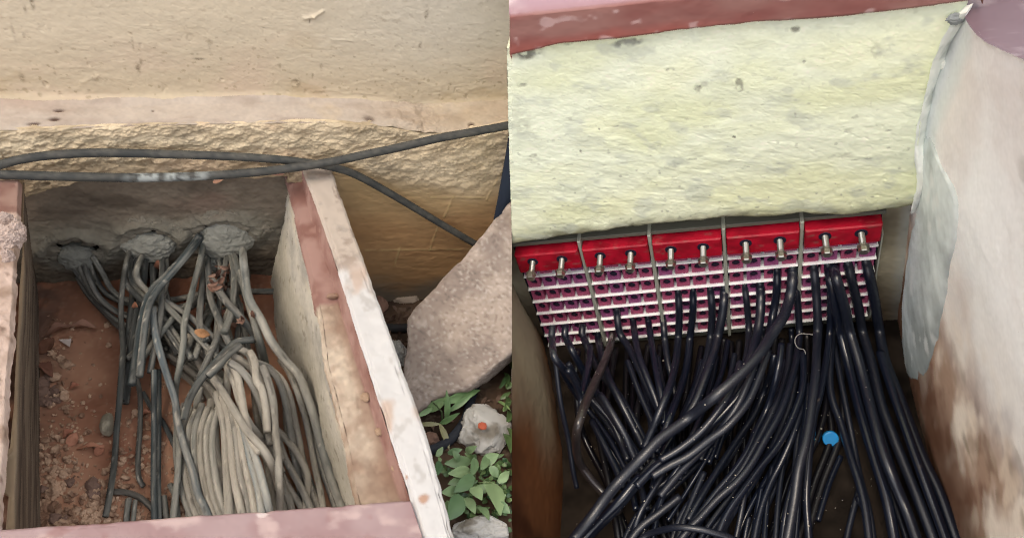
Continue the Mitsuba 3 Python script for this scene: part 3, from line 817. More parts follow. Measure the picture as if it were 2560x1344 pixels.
ST = 'on the reddish soil of the left trench'
for i, (u, v, l, w, a, tone, lab) in enumerate([
        (148, 832, 62, 26, 0.3, (156, 112, 92), 'dry curled brown leaf lying by the wooden board, farther of a pair'),
        (208, 822, 66, 20, -0.3, (176, 128, 106), 'long wavy reddish dry leaf in the middle of the bare soil'),
        (118, 868, 44, 26, 0.9, (112, 74, 56), 'dull dark dry leaf just left of the white shard'),
        (112, 930, 70, 26, -0.9, (138, 92, 74), 'dry leaf leaning on the foot of the wooden board'),
        (188, 970, 22, 14, 0.2, (190, 122, 94), 'small pale dry leaf alone on the smooth soil'),
        (182, 1102, 34, 22, 1.1, (190, 128, 100), 'broken pale leaf piece below the grey stone'),
        (228, 1124, 62, 14, -0.2, (196, 134, 104), 'narrow pale dry leaf on gritty soil'),
        (172, 1088, 26, 16, 0.5, (182, 116, 90), 'folded dry leaf scrap left of the narrow pale leaf'),
        (250, 1128, 26, 18, 0.9, (170, 110, 84), 'curled leaf scrap at the tip of the narrow pale leaf'),
        (365, 1037, 22, 14, 0.1, (200, 136, 108), 'small pale leaf beside the flat upright cable pair')]):
    p = L.z(u, v, ZF); t = L.depth(p) / F
    dry(L, 'dry_leaf', p, l * t * 1.1, w * t * 1.2, a, 500 + i, tone, lab)
p = L.z(158, 856, ZF + 0.012); t = L.depth(p) / F
tri = np.array([L.z(146, 848, ZF + 0.012), L.z(178, 846, ZF + 0.02), L.z(174, 866, ZF + 0.008)])
tri = np.vstack([tri, tri - [0, 0, 0.002]])
put(L, 'white_shard', (tri, np.array([[0, 1, 2], [3, 5, 4], [0, 3, 4], [0, 4, 1], [1, 4, 5], [1, 5, 2], [2, 5, 3], [2, 3, 0]])), M_PLASTER, lambda q: lin(214, 196, 186) + 0 * q, smooth=False)
tag('white_shard', 'small white triangular shard on the reddish soil', 'shard')
o = L.z(268, 1062, ZF + 0.012); t = L.depth(o) / F
put(L, 'grey_stone', lump(o, (17 * t, 34 * t, 0.016), 41, 0.15, 4, 1.5, flat=0.8), M_PLASTER, lambda p: mixc(lin(158, 148, 128), lin(120, 112, 96), sst(-0.2, 0.5, fb(p, 50, 3, 181))))
tag('grey_stone', 'smooth grey stone half sunk in the reddish soil', 'stone')


def chunks(place, key, pts, sizes, seed, col, mat=M_ROUGH):
    base = trimesh.creation.icosphere(subdivisions=1)
    r = np.random.default_rng(seed)
    V, Fc = [], []
    for i, (p, s) in enumerate(zip(pts, sizes)):
        sc = s * r.uniform(0.6, 1.3, 3) * [1, 1, 0.7]
        q_ = rot(r.normal(size=3), r.uniform(0, 3))
        V.append((base.vertices * (1 + r.normal(0, 0.16, (len(base.vertices), 1))) * sc) @ q_.T + p)
        Fc.append(base.faces + i * len(base.vertices))
    put(place, key, (np.vstack(V), np.vstack(Fc)), mat, col, smooth=False)


r_ = np.random.default_rng(11)
pts, sz = [], []
for i in range(4200):
    u, v = r_.uniform(95, 470), 1344 - 560 * r_.random() ** 2.0
    dens = 0.12 + 0.9 * sst(980, 1250, v) * (0.55 + 0.45 * math.sin(u * 0.03 + v * 0.02))
    if u < 190: dens += 0.35
    if r_.random() < dens:
        s = r_.choice([0.0015, 0.0025, 0.0040, 0.0068], p=[.38, .30, .21, .11]) * (1.4 if u < 170 and v > 900 else 1)
        pts.append(L.z(u, v, ZF + s * 0.5)); sz.append(s)
chunks(L, 'soil_gravel', pts, sz, 12, lambda p: mixc(lin(204, 166, 136, 0.92), lin(140, 104, 82, 0.9), sst(-0.3, 0.4, fb(p, 55, 2, 182))))
tag('soil_gravel', 'loose crumbs and grit scattered over the reddish soil', kind='stuff')
pts, sz = [], []
for i in range(26):
    u, v = 100 + 55 * r_.random() ** 1.5, r_.choice([r_.uniform(930, 1020), r_.uniform(1180, 1310)])
    if v > 1150: u = r_.uniform(105, 240)
    s = r_.uniform(0.007, 0.014)
    pts.append(L.z(u, v, ZF + s * 0.3)); sz.append(s)
for i, (p, s) in enumerate(sorted(zip(pts, sz), key=lambda w: -w[0][1])):
    k = numbered('soil_clod')
    put(L, k, lump(p, (s, s * 0.9, s * 0.7), 60 + i, 0.6, 3, 1.9, flat=0.7), M_ROUGH, lambda q: lin(142, 112, 98, 0.85) * (1 + 0.2 * fb(q, 50, 2, 183))[:, None])
    tag(k, f'grey-brown clod of earth along the foot of the wooden board, {ORD[i + 1]} from its far end', 'clod', 'clods heaped along the foot of the wooden board')
# litter behind the slab and on the earth
V, Fc, n0 = [], [], 0
for i in range(170):
    u, v = r_.uniform(930, 1060), r_.uniform(765, 900)
    if i > 110: u, v = r_.uniform(1040, 1278), r_.uniform(900, 1130)
    p = on_earth(u, v, r_.uniform(0.001, 0.012)); a = r_.uniform(0, 6.3); l = r_.uniform(0.010, 0.028)
    d_ = np.array([math.cos(a), math.sin(a), r_.uniform(-.3, .3)])
    v_, f_ = leaf_mesh(p - d_ * l / 2, p + d_ * l / 2, l * r_.uniform(0.25, 0.5), n=4, fold=0.5)
    if L.world(v_)[:, 0].max() > -0.001: continue
    V.append(v_); Fc.append(f_ + n0); n0 += len(v_)
put(L, 'leaf_litter', (np.vstack(V), np.vstack(Fc)), M_DRY, lambda p: mixc(lin(128, 104, 88, 0.85), lin(70, 50, 40, 0.85), sst(-0.4, 0.4, fb(p, 40, 2, 184))))
tag('leaf_litter', 'dead leaves and twigs on the earth behind the leaning slab', kind='stuff')

# ---------------------------------------------------------------- cables: every one follows its pixels, resting on what lies under it
GW, GH = 640, 336
gu, gv = np.meshgrid((np.arange(GW) + 0.5) * 4, (np.arange(GH + 110) + 0.5) * 4)


def plane_t(place, n, k):
    d = place.ray(gu, gv)
    n = np.asarray(n, float)
    t = (k - n @ C) / (d @ n)
    return np.where(t > 0, t, 99.0)


class Pile:
    def __init__(s, place, planes):
        s.place = place
        s.t = np.minimum.reduce([plane_t(place, n, k) for n, k in planes])
        s.planes = planes
        s.roof = None

    def base(s, u, v):
        d = s.place.ray(u, v)
        ts = [(k - np.asarray(n) @ C) / (d @ np.asarray(n, float)) for n, k in s.planes]
        ts = np.stack([np.where(t > 0, t, 99) for t in ts])
        return -np.log(np.exp(-ts * 60).sum(0)) / 60                # soft minimum

    def lay(s, pts, rpx, start=0.0, lift=0.0, n=None, press=-0.2):
        q = curve(pts, 8)
        ln = np.linalg.norm(np.diff(q, axis=0), axis=1).sum()
        n = n or max(16, int(ln / 7))
        q = curve(pts, n)
        u, v = q[:, 0], q[:, 1]
        tb = s.base(u, v)
        r = rpx * np.median(tb) / F
        need = np.zeros(n)
        ci, cj = (v / 4).astype(int), (u / 4).astype(int)
        w = max(1, int(math.ceil(rpx * 0.8 / 4)))
        for i in range(n):
            a, b = max(ci[i] - w, 0), min(ci[i] + w + 1, s.t.shape[0])
            c_, d_ = max(cj[i] - w, 0), min(cj[i] + w + 1, s.t.shape[1])
            if a < b and c_ < d_:
                need[i] = tb[i] - s.t[a:b, c_:d_].min()
        need = np.maximum(need + r * press, r * 0.9)
        k, kg = 6, 14
        mx = np.array([need[max(0, i - k):i + k + 1].max() for i in range(n)])
        g = np.exp(-np.linspace(-2, 2, 2 * kg + 1) ** 2); g /= g.sum()
        sm = np.convolve(np.pad(mx, kg, mode='edge'), g, mode='valid')
        x = np.linspace(0, 1, n)
        sm = sm + lift * np.sin(np.pi * np.clip(x * 1.15, 0, 1)) ** 1.0
        if start is not None:
            ramp = sst(0, min(1.0, 45 / ln), x)
            sm = sm * ramp + start * (1 - ramp)
        t = tb - sm
        if s.roof is not None:                          # nothing rises through the cover slab
            d = s.place.ray(u, v)
            t = np.where(v > 1060, np.maximum(t, (s.roof + 0.02 * sst(1240, 1060, v) + 0.10 * sst(1160, 1060, v) - C[2]) / d[:, 2]), t)
        P = C + s.place.ray(u, v) * t[:, None]
        for i in range(n):
            a, b = max(ci[i] - w, 0), min(ci[i] + w + 1, s.t.shape[0])
            c_, d_ = max(cj[i] - w, 0), min(cj[i] + w + 1, s.t.shape[1])
            if a < b and c_ < d_:
                blk = s.t[a:b, c_:d_]
                dd = np.hypot((gu[a:b, c_:d_] - u[i]), (gv[a:b, c_:d_] - v[i])) / max(rpx, 4)
                np.minimum(blk, np.where(dd < 1, t[i] - r * np.sqrt(np.clip(1 - dd ** 2, 0, 1)), 99), out=blk)
        return P, r


pl = Pile(L, [((0, 1, 0), YB - 0.012), ((0, 0, 1), ZF + 0.004)])
pl.roof = -0.075


def dusty_tube(P, rr, seed, tone, amount, sides=11):
    """A sheathed cable with streaks and caked spots of dust running along it, more of it on its upper side."""
    m = tube(P, rr, sides)
    n = len(P)
    ln = np.r_[0, np.cumsum(np.linalg.norm(np.diff(P, axis=0), axis=1))]
    A = np.arange(sides) * 2 * np.pi / sides
    q = np.stack([np.repeat(ln[:, None], sides, 1), np.cos(A)[None] + 0 * ln[:, None], np.sin(A)[None] + 0 * ln[:, None]], -1)
    nr = (m.vertices[:-2].reshape(n, sides, 3) - P[:, None])
    nr /= np.maximum(np.linalg.norm(nr, axis=-1, keepdims=True), 1e-9)
    up = nr[..., 2] * 0.7 - nr[..., 1] * 0.3
    k = amount + 0.16 * up + 0.30 * fb(q, (9, 0.8, 0.8), 3, seed) + 0.5 * fb(q, (11, 2.2, 2.2), 4, seed + 1)
    k = np.clip(k + 0.6 * sst(0.45, 0.7, fb(q, (70, 2.2, 2.2), 2, seed + 2)), 0, 1)
    c = mixc(lin(*tone, 1.05), lin(186, 178, 164, 0.9), k)
    c = c * (1 + 0.22 * fb(q, (60, 3, 3), 3, seed + 3))[..., None]
    c = mixc(c, lin(46, 46, 46), 0.6 * sst(0.36, 0.62, fb(q, (40, 2.0, 2.0), 2, seed + 4)))
    c = c.reshape(-1, 3)
    return m, np.vstack([c, c[:1], c[-1:]])


lc = []            # (key, kind, end u, end v)


def lcable(kind, pts, rpx=9, tone=(78, 84, 82), amount=0.22, start=0.0, lift=0.0, label=None, cat='cable', group=None):
    P, r = pl.lay(pts, rpx, start, lift, press=-0.6 if kind == 'fan' else 0.1 if kind == 'top' else -0.25)
    k = numbered('grey_cable')
    n = len(P)
    sd = 600 + len(lc) * 5
    rr = r * (1 + 0.025 * fb(np.stack([np.arange(n) * 0.15, 0 * P[:, 0] + sd, 0 * P[:, 0]], 1), 1, 2, sd))
    if kind not in ('fan', 'fanright', 'across'): amount -= 0.13; tone = tuple(x * 0.92 for x in tone)
    m, c = dusty_tube(P, rr * 0.86, sd, tone, amount)
    put(L, k, m, M_DUSTY, lambda p: c)
    lc.append((k, kind, pts))
    if label: tag(k, label, 'cable', group)
    return k


G1, G2, G3 = (74, 77, 76), (98, 100, 95), (150, 144, 130)
# under-layer, running across
lcable('across', [(300, 812), (365, 845), (420, 862), (480, 874), (545, 888)], 9, G2, .3, None)
lcable('across', [(355, 858), (410, 872), (460, 880), (520, 892)], 9, G2, .3, None)
lcable('across', [(362, 876), (420, 886), (470, 892), (530, 912)], 9, G2, .4, None)
lcable('across', [(366, 800), (430, 842), (500, 882), (560, 915)], 9, G2, .25, None)
lcable('across', [(430, 900), (480, 935), (520, 985), (545, 1040)], 10, (110, 104, 94), .3, None)
lcable('across', [(450, 930), (485, 960), (505, 1000)], 9, (104, 98, 90), .3, None)
lcable('across', [(290, 746), (350, 752), (428, 750), (484, 738), (521, 731), (600, 728), (690, 728)], 9, G2, .25, None)
lcable('across', [(330, 778), (400, 782), (439, 772), (513, 748), (560, 735)], 10, G2, .35, None)
lcable('across', [(560, 770), (590, 800), (600, 850), (598, 880)], 8, G2, .3, None)
lcable('across', [(500, 770), (502, 815), (520, 850)], 9, G2, .3, None)
lcable('across', [(520, 760), (518, 815), (540, 860)], 9, G2, .3, None)
lcable('across', [(548, 780), (545, 830), (556, 872)], 9, G2, .25, None)
lcable('across', [(572, 740), (566, 800), (580, 860)], 8, G2, .25, None)
lcable('across', [(600, 760), (604, 810), (612, 870)], 9, G2, .25, None)
for yy in range(6):
    lcable('across', [(345 + 6 * yy, 815 + 13 * yy), (400 + 4 * yy, 838 + 10 * yy), (460, 868 + 9 * yy), (520, 905 + 12 * yy), (570, 950 + 16 * yy)], 10, [(112, 108, 100), G2, (96, 92, 86)][yy % 3], .28, None)
lcable('across', [(420, 780), (455, 820), (490, 870), (520, 925)], 11, (104, 98, 92), .25, None)
lcable('across', [(405, 700), (412, 760), (440, 815), (480, 850), (530, 870)], 10, G1, .2, None)
# left mouth
lcable('left', [(193, 690), (220, 735), (253, 772), (296, 815), (345, 850), (420, 872)], 8, G1, .3)
lcable('left', [(171, 649), (201, 694), (231, 735), (262, 775), (300, 806), (350, 830)], 8, G1, .3)
lcable('left', [(190, 648), (212, 694), (238, 738), (268, 764), (310, 785), (380, 800)], 8, G1, .25)
lcable('left', [(220, 650), (236, 690), (262, 730), (300, 752), (350, 765)], 8, G1, .25)
lcable('left', [(231, 640), (257, 683), (278, 722), (310, 748), (360, 760)], 8, G2, .35)
lcable('left', [(205, 650), (225, 700), (250, 745), (290, 778), (340, 800)], 8, G1, .25)
# middle mouth
lcable('middle', [(352, 640), (352, 700), (345, 760), (333, 820), (322, 880), (316, 930)], 9, G1, .15)
lcable('middle', [(386, 640), (384, 700), (383, 753), (386, 800), (392, 847), (406, 900), (420, 945)], 10, G2, .2)
lcable('middle', [(327, 640), (329, 698), (331, 740), (326, 790), (320, 840), (316, 890), (323, 920), (320, 960), (314, 1008)], 9, G1, .12)
lcable('middle', [(410, 660), (409, 709), (417, 742), (432, 785), (460, 820), (521, 847), (580, 870)], 9, G1, .22)
lcable('middle', [(398, 690), (406, 740), (425, 790), (460, 835), (495, 880), (530, 930), (560, 960)], 9, G2, .25)
lcable('middle', [(394, 760), (400, 800), (420, 826), (447, 842), (480, 850)], 8, G2, .25, None)
lcable('middle', [(440, 840), (470, 870), (497, 905), (512, 935)], 12, (104, 98, 90), .3, None)
lcable('middle', [(470, 840), (500, 870), (530, 905), (545, 925)], 12, (112, 104, 94), .3, None)
lcable('middle', [(365, 631), (362, 670), (357, 716), (342, 779), (332, 839), (322, 900), (312, 950), (305, 1000)], 9, G1, .12)
lcable('middle', [(413, 738), (408, 790), (396, 760)][:2], 8, G1, .2, None)
sr = np.random.default_rng(17)
for i in range(16):
    u0, v0 = (sr.uniform(325, 415), sr.uniform(630, 650)) if i % 2 else (sr.uniform(505, 610), sr.uniform(622, 645))
    u1, v1 = sr.uniform(440, 660), sr.uniform(860, 960)
    if i % 5 == 0: u1 = sr.uniform(300, 380)
    m1 = (u0 + sr.uniform(-14, 14), v0 + 70); m2 = (u0 * 0.55 + u1 * 0.45 + sr.uniform(-24, 24), v0 * 0.45 + v1 * 0.55)
    lcable('middle' if i % 2 else 'right', [(u0, v0), m1, m2, (u1, v1)], 8, [G1, G2, (86, 88, 86)][i % 3], .22)
# right mouth
lcable('right', [(512, 631), (508, 690), (500, 772), (500, 813), (515, 850)], 9, G1, .2)
lcable('right', [(519, 638), (523, 709), (528, 750), (545, 794), (564, 839), (585, 880)], 9, G1, .2)
lcable('right', [(571, 631), (584, 665), (586, 709), (582, 746), (575, 790), (560, 830)], 9, G2, .22)
lcable('right', [(583, 628), (598, 683), (612, 735), (625, 770), (638, 828), (650, 880), (660, 930), (668, 990), (690, 1110), (700, 1250), (705, 1380)], 10, G2, .25)
lcable('right', [(530, 700), (560, 746), (593, 783), (623, 820), (645, 850)], 10, G1, .2, None)
lcable('right', [(590, 640), (607, 700), (622, 760), (640, 820), (655, 872), (665, 916), (670, 960), (676, 1034), (690, 1110)], 10, G2, .35)
# flat cables and thin ones on the soil
lcable('soil', [(283, 1228), (316, 1230), (352, 1244), (385, 1275), (400, 1300)], 9, (84, 78, 72), .15, None)
lcable('soil', [(357, 980), (379, 1019), (408, 1056), (437, 1115), (450, 1150)], 7, (74, 78, 78), .12, None)
lcable('soil', [(322, 1246), (316, 1300), (312, 1370)], 9, G2, .25, None)
lcable('soil', [(338, 1250), (333, 1300), (330, 1370)], 7, G2, .25, None)
lcable('soil', [(425, 1210), (440, 1250), (450, 1370)], 9, G2, .35, None)
lcable('soil', [(410, 1240), (415, 1290), (420, 1370)], 9, G1, .25, None)
# fan: lower strands first
lcable('fan', [(499, 965), (492, 1015), (489, 1063), (497, 1115), (510, 1181), (530, 1232), (555, 1290), (580, 1380)], 11, G2, .45, None)
lcable('fan', [(507, 1020), (505, 1071), (518, 1125), (535, 1170), (552, 1210), (565, 1290), (575, 1380)], 12, (132, 124, 110), .4, None)
lcable('fan', [(528, 1000), (522, 1071), (526, 1129), (545, 1180), (566, 1240), (585, 1380)], 12, (136, 128, 114), .45, None)
lcable('fan', [(545, 1020), (537, 1071), (541, 1129), (552, 1175), (560, 1240), (566, 1380)], 12, (136, 128, 114), .45, None)
lcable('fan', [(466, 1078), (478, 1129), (497, 1192), (520, 1245), (545, 1300), (570, 1380)], 9, G2, .4, None)
lcable('fan', [(450, 1120), (462, 1190), (478, 1245), (495, 1300), (510, 1380)], 9, G2, .4, None)
lcable('fan', [(445, 1140), (456, 1200), (468, 1260), (478, 1380)], 8, G2, .45, None)
for yy in range(7):
    u0 = 436 + 15 * yy
    lcable('fan', [(u0 + 24, 1010 + 8 * (yy % 3)), (u0 + 6, 1080), (u0 + 8, 1160), (u0 + 24, 1240), (u0 + 46, 1300), (u0 + 70, 1380)], 10, [G2, (128, 122, 110), (108, 106, 98)][yy % 3], .35, None)
for (a_, b_) in [((600, 890), (640, 1380)), ((630, 900), (700, 1380)), ((650, 910), (735, 1380)), ((570, 920), (590, 1380))]:
    lcable('fan', [a_, ((a_[0] * 2 + b_[0]) / 3 - 10, 1040), ((a_[0] + 2 * b_[0]) / 3 - 4, 1180), b_], 11, (110, 102, 90), .3, None)
fan = [
    [(560, 1056), (606, 1060), (635, 1100), (672, 1155), (700, 1220), (720, 1300), (740, 1380)],
    [(680, 930), (697, 953), (712, 997), (718, 1071), (728, 1115), (748, 1180), (770, 1260), (790, 1380)],
    [(640, 905), (672, 918), (698, 950), (716, 985), (728, 1040), (745, 1100), (760, 1160), (782, 1225), (800, 1290), (820, 1380)],
    [(676, 922), (705, 950), (726, 997), (738, 1056), (749, 1107), (757, 1162), (772, 1210), (794, 1265), (830, 1380)],
    [(668, 916), (690, 940), (706, 975), (717, 1020), (727, 1080), (738, 1150), (752, 1240), (765, 1380)],
    [(540, 982), (552, 1020), (562, 1071), (566, 1144), (570, 1218), (572, 1273), (574, 1380)],
    [(556, 990), (572, 1034), (578, 1090), (582, 1144), (592, 1218), (603, 1269), (625, 1380)],
    [(575, 1010), (584, 1050), (593, 1107), (601, 1181), (614, 1225), (625, 1269), (645, 1380)],
    [(585, 1020), (600, 1071), (610, 1144), (624, 1203), (636, 1265), (650, 1380)],
    [(606, 1060), (618, 1110), (629, 1159), (643, 1210), (652, 1262), (662, 1380)],
    [(612, 1075), (625, 1107), (645, 1162), (661, 1221), (671, 1265), (690, 1380)],
    [(694, 1155), (706, 1190), (726, 1225), (750, 1262), (790, 1340)],
    [(698, 1180), (712, 1225), (728, 1265), (745, 1380)],
    [(690, 1071), (724, 1107), (750, 1144), (769, 1192), (765, 1258), (760, 1380)],
    [(694, 1093), (712, 1144), (732, 1181), (760, 1232), (785, 1290), (820, 1380)],
    [(558, 898), (585, 953), (600, 1004), (622, 1056), (657, 1100), (682, 1135), (705, 1180)],
    [(584, 890), (610, 905), (640, 935), (660, 985), (672, 1040), (682, 1107), (694, 1162), (700, 1220)],
    [(595, 872), (616, 880), (629, 901), (640, 960), (657, 1019), (673, 1056), (688, 1100), (705, 1150)],
    [(570, 900), (590, 930), (603, 985), (612, 1040), (625, 1090), (650, 1130)],
    [(575, 905), (603, 925), (630, 960), (650, 1005), (665, 1060), (676, 1110)],
    [(530, 940), (560, 985), (597, 1045), (622, 1082), (658, 1122), (681, 1165), (700, 1230)],
    [(625, 880), (637, 905), (642, 950), (656, 975), (664, 1019), (668, 1080)],
    [(657, 916), (673, 960), (684, 1008), (688, 1071), (695, 1144), (699, 1218), (700, 1270), (700, 1380)],
]
tones = [(140, 135, 124), (160, 153, 140), (118, 116, 110), (168, 160, 146), (104, 106, 104)]
for i, f_ in enumerate(fan):
    tn = tones[i % 5] if i not in (9, 10) else (124, 136, 138)
    lcable('fan', f_, 10 if i not in (5, 6) else 12, tuple(x * 0.92 for x in tn), .30, None)
lcable('fanright', [(653, 794), (676, 846), (712, 890), (732, 940), (752, 1000), (770, 1060), (790, 1126), (805, 1175), (824, 1225), (845, 1290), (870, 1380)], 9, (120, 122, 116), .4, None)
lcable('fanright', [(700, 900), (722, 930), (745, 985), (762, 1040), (775, 1100), (790, 1180), (803, 1240), (825, 1380)], 9, (130, 128, 118), .4, None)
lcable('fanright', [(606, 618), (612, 683), (623, 746), (653, 800), (678, 852), (714, 900), (747, 938), (768, 990), (783, 1034), (802, 1107), (817, 1162), (835, 1218), (855, 1270), (890, 1380)], 12, (92, 100, 100), .3)
# top strands
lcable('top', [(397, 925), (397, 1056), (395, 1181), (397, 1290), (399, 1380)], 8, (70, 78, 80), .12, None)
lcable('top', [(385, 925), (385, 1056), (384, 1181), (385, 1290), (386, 1380)], 8, (74, 82, 84), .12, None)
lcable('top', [(324, 623), (311, 683), (303, 753), (303, 809), (308, 865), (307, 887), (299, 997), (292, 1070), (285, 1162), (274, 1236), (264, 1290)], 8, (74, 76, 74), .18)
lcable('top', [(376, 727), (361, 765), (347, 820), (340, 872), (338, 920), (349, 979), (351, 1010), (350, 1071), (345, 1144), (347, 1192), (358, 1214)], 7, (76, 74, 70), .15, None)
lcable('top', [(506, 601), (502, 642), (488, 698), (474, 753), (460, 809), (459, 847), (452, 900), (445, 935), (438, 975), (440, 1034), (447, 1107), (445, 1181), (434, 1284), (425, 1380)], 9, (98, 104, 100), .25)
lcable('top', [(383, 770), (383, 800), (392, 850), (407, 905), (418, 940), (437, 997), (446, 1056), (461, 1115), (483, 1181), (496, 1236), (516, 1276), (550, 1380)], 10, (92, 104, 110), .25, None)
lcable('top', [(634, 848), (594, 854), (570, 872), (543, 901), (510, 938), (489, 968), (470, 1006), (459, 1048)], 10, (62, 70, 72), .15, None)
lcable('top', [(600, 862), (572, 885), (546, 915), (520, 940)], 9, (70, 76, 76), .2, None)
lcable('top', [(499, 588), (459, 642), (414, 690), (378, 727), (362, 768), (350, 820), (345, 860), (338, 905), (330, 960)], 10, (62, 72, 76), .10, lift=0.01)
lcable('top', [(500, 598), (466, 640), (430, 682), (395, 722), (374, 760), (363, 810), (357, 860), (352, 905), (349, 940)], 9, (66, 76, 80), .10)

names = {'across': 'dusty grey cable lying across the bottom of the soil trench', 'left': 'dusty grey cable slanting out of the left duct mouth', 'middle': 'dark grey cable hanging from the middle duct mouth',
         'right': 'grey cable hanging from the right duct mouth', 'fan': 'pale dusty cable', 'soil': 'cable end lying on the reddish soil', 'top': 'cable'}
topl = ['right strand of the straight dark cable pair lying upright on soil', 'left strand of the straight dark cable pair lying upright on soil', 'long thin cable hanging farthest left from the middle duct to the soil',
        'thin crooked cable with a hooked end between the soil and straight pair', 'long grey cable falling from the right duct down to the cover slab', 'bluish grey cable curving over the left side of the pale fan',
        'black twisted cable bent back over the top of the pale fan', 'short dark strand beside the black twisted cable', 'thick dark cable crossing diagonally from the right to the middle duct, upper one',
        'dark cable crossing diagonally from the right to the middle duct, lower one']
frl = ['outermost grey cable of the pale fan along the side wall', 'inner grey cable of the loose strand pair right of the pale fan', 'thick blue-grey cable curving from the right duct along the side wall']
soill = ['brown-grey cable stub curling over the gritty soil near the cover slab', 'short dark cable crossing behind the straight dark cable pair', 'wider of two short stubs entering under the cover slab',
         'narrower of two short stubs entering under the cover slab', 'dusty stub right of the straight dark pair near the cover slab', 'dark stub just right of the straight pair at the cover slab']
count = {}
for k, kind, pts in lc:
    count.setdefault(kind, []).append((k, pts))
for kind, items in count.items():
    if kind in ('top', 'fanright', 'soil'):
        for (k, _), lab in zip(items, {'top': topl, 'fanright': frl, 'soil': soill}[kind]):
            tag(k, lab, 'cable')
        continue
    if kind == 'fan':
        order = sorted(items, key=lambda it: np.interp(1150, [p[1] for p in it[1]], [p[0] for p in it[1]]))
        for i, (k, _) in enumerate(order):
            j = len(order) - 1 - i
            tag(k, f'pale dusty cable of the fan, {ORD[i + 1]} from its left edge' if i <= j else f'pale dusty cable of the fan, {ORD[j + 1]} from its right edge', 'cable', 'pale cables fanning out under the cover slab')
        continue
    order = sorted(items, key=lambda it: (it[1][0][0], it[1][0][1]))
    for i, (k, _) in enumerate(order):
        tag(k, f'{names[kind]}, {ORD[i + 1]} from the left', 'cable', {'across': 'cables lying across the trench bottom', 'left': 'cables of the left duct', 'middle': 'cables of the middle duct', 'right': 'cables of the right duct'}[kind])

# leaves caught among the cables
lt = np.random.default_rng(5)
for i in range(34):
    u, v = lt.normal(548, 17), lt.uniform(655, 722)
    if i > 24: u, v = lt.normal(600, 18), lt.uniform(770, 815)
    t = pl.t[int(v / 4), int(u / 4)] - 0.006
    p = C + L.ray(u, v) * t
    a = lt.uniform(0, 6.3)
    d_ = np.array([math.cos(a), -0.3, math.sin(a)]); d_ /= np.linalg.norm(d_)
    ln = lt.uniform(0.014, 0.028)
    k = numbered('brown_leaf')
    put(L, k, leaf_mesh(p - d_ * ln / 2, p + d_ * ln / 2, ln * 0.42, up=(0.3 * math.cos(i), -0.7, 0.6), fold=0.6, wave=0.3, n=6), M_DRY, lambda q, i=i: lin(*[(140, 104, 88), (104, 74, 62), (170, 132, 112)][i % 3], 0.9) + 0 * q)
    tag(k, 'dry brown leaf caught in the nest of leaves below the right duct' if i <= 24 else 'dry brown leaf in the smaller nest lower among the cables', 'leaf', 'leaves nested between the cables of the right duct' if i <= 24 else 'leaves in the lower nest among the cables')
for i, (u, v, l, w, a, tone, lab) in enumerate([(395, 660, 34, 18, 1.5, (180, 118, 92), 'orange-brown leaf stuck on the middle duct cables near their top'), (338, 762, 24, 16, 1.5, (204, 134, 100), 'small peach coloured leaf on the middle duct cables'),
                                               (506, 832, 40, 22, -0.5, (172, 122, 78), 'orange leaf lying on the crossing cables left of the fan'), (555, 778, 40, 10, 0.1, (190, 132, 116), 'pinkish leaf stalk between the two leaf nests'),
                                               (548, 450, 34, 13, 0.5, (190, 140, 112), 'tan leaf hanging at the top of the back wall'), (690, 434, 42, 10, -0.1, (170, 120, 104), 'reddish leaf wedged under the black cables by the rim')]):
    t = (pl.t[int(v / 4), int(u / 4)] if v > 500 else L.depth(L.y(u, v, YP - 0.004))) - 0.009
    p = C + L.ray(u, v) * t
    d_ = np.array([math.cos(a), 0, math.sin(a)]); s_ = L.depth(p) / F
    k = numbered('single_leaf')
    put(L, k, leaf_mesh(p - d_ * l * s_ / 2, p + d_ * l * s_ / 2, w * s_, up=(0, -0.7, 0.7), fold=0.35, wave=0.2, n=8), M_DRY, lambda q, tone=tone: lin(*tone, 0.9) * (1 + 0.2 * fb(q, 150, 2, 188))[:, None])
    tag(k, lab, 'leaf')
o = L.z(832, 740, -0.038); t = L.depth(o) / F
put(L, 'snail_shell', lump(o, (15 * t, 6 * t, 0.006), 51, 0.2, 3, 2.5), M_DUSTY, lambda p: lin(150, 118, 98, 0.9) * (1 + 0.3 * fb(p, 200, 2, 189))[:, None])
tag('snail_shell', 'small brown shell lying on the red painted rebate', 'shell')
for i, (u, v, a) in enumerate([(914, 992, 12), (948, 1078, 10), (985, 1170, 8)]):
    o = L.z(u, v, -0.04); t = L.depth(o) / F
    k = numbered('mortar_crumb')
    put(L, k, lump(o, (a * t, a * t, a * t * 0.6), 52 + i, 0.4, 3, 2.2), M_ROUGH, lambda p: lin(176, 146, 120, 0.9) + 0 * p)
    tag(k, ['mortar crumb on the bare rebate halfway along the white strip', 'mortar crumb on the bare rebate nearer to the cover slab', 'small mortar crumb closest to the cover slab corner'][i], 'crumb')

# ---------------------------------------------------------------- the black cables in front of the plinth
A1 = curve([L.y(u, v, yy) for u, v, yy in [(-150, 452, .25), (-40, 425, .255), (0, 412, .258), (60, 397, .262), (140, 387, .268), (250, 382, .272), (400, 385, .272), (530, 389, .27), (660, 396, .268), (760, 406, .27), (840, 420, .272), (900, 442, .272), (1000, 498, .268), (1100, 558, .265), (1180, 605, .265), (1240, 640, .262)]], 220)
B1 = curve([L.y(u, v, yy) for u, v, yy in [(-150, 428, .25), (0, 436, .25), (120, 440, .25), (250, 443, .248), (350, 444, .247), (480, 441, .246), (600, 434, .245), (720, 421, .245), (830, 404, .245), (920, 385, .248), (1000, 368, .25), (1100, 345, .25), (1200, 327, .25), (1340, 301, .25)]], 220)


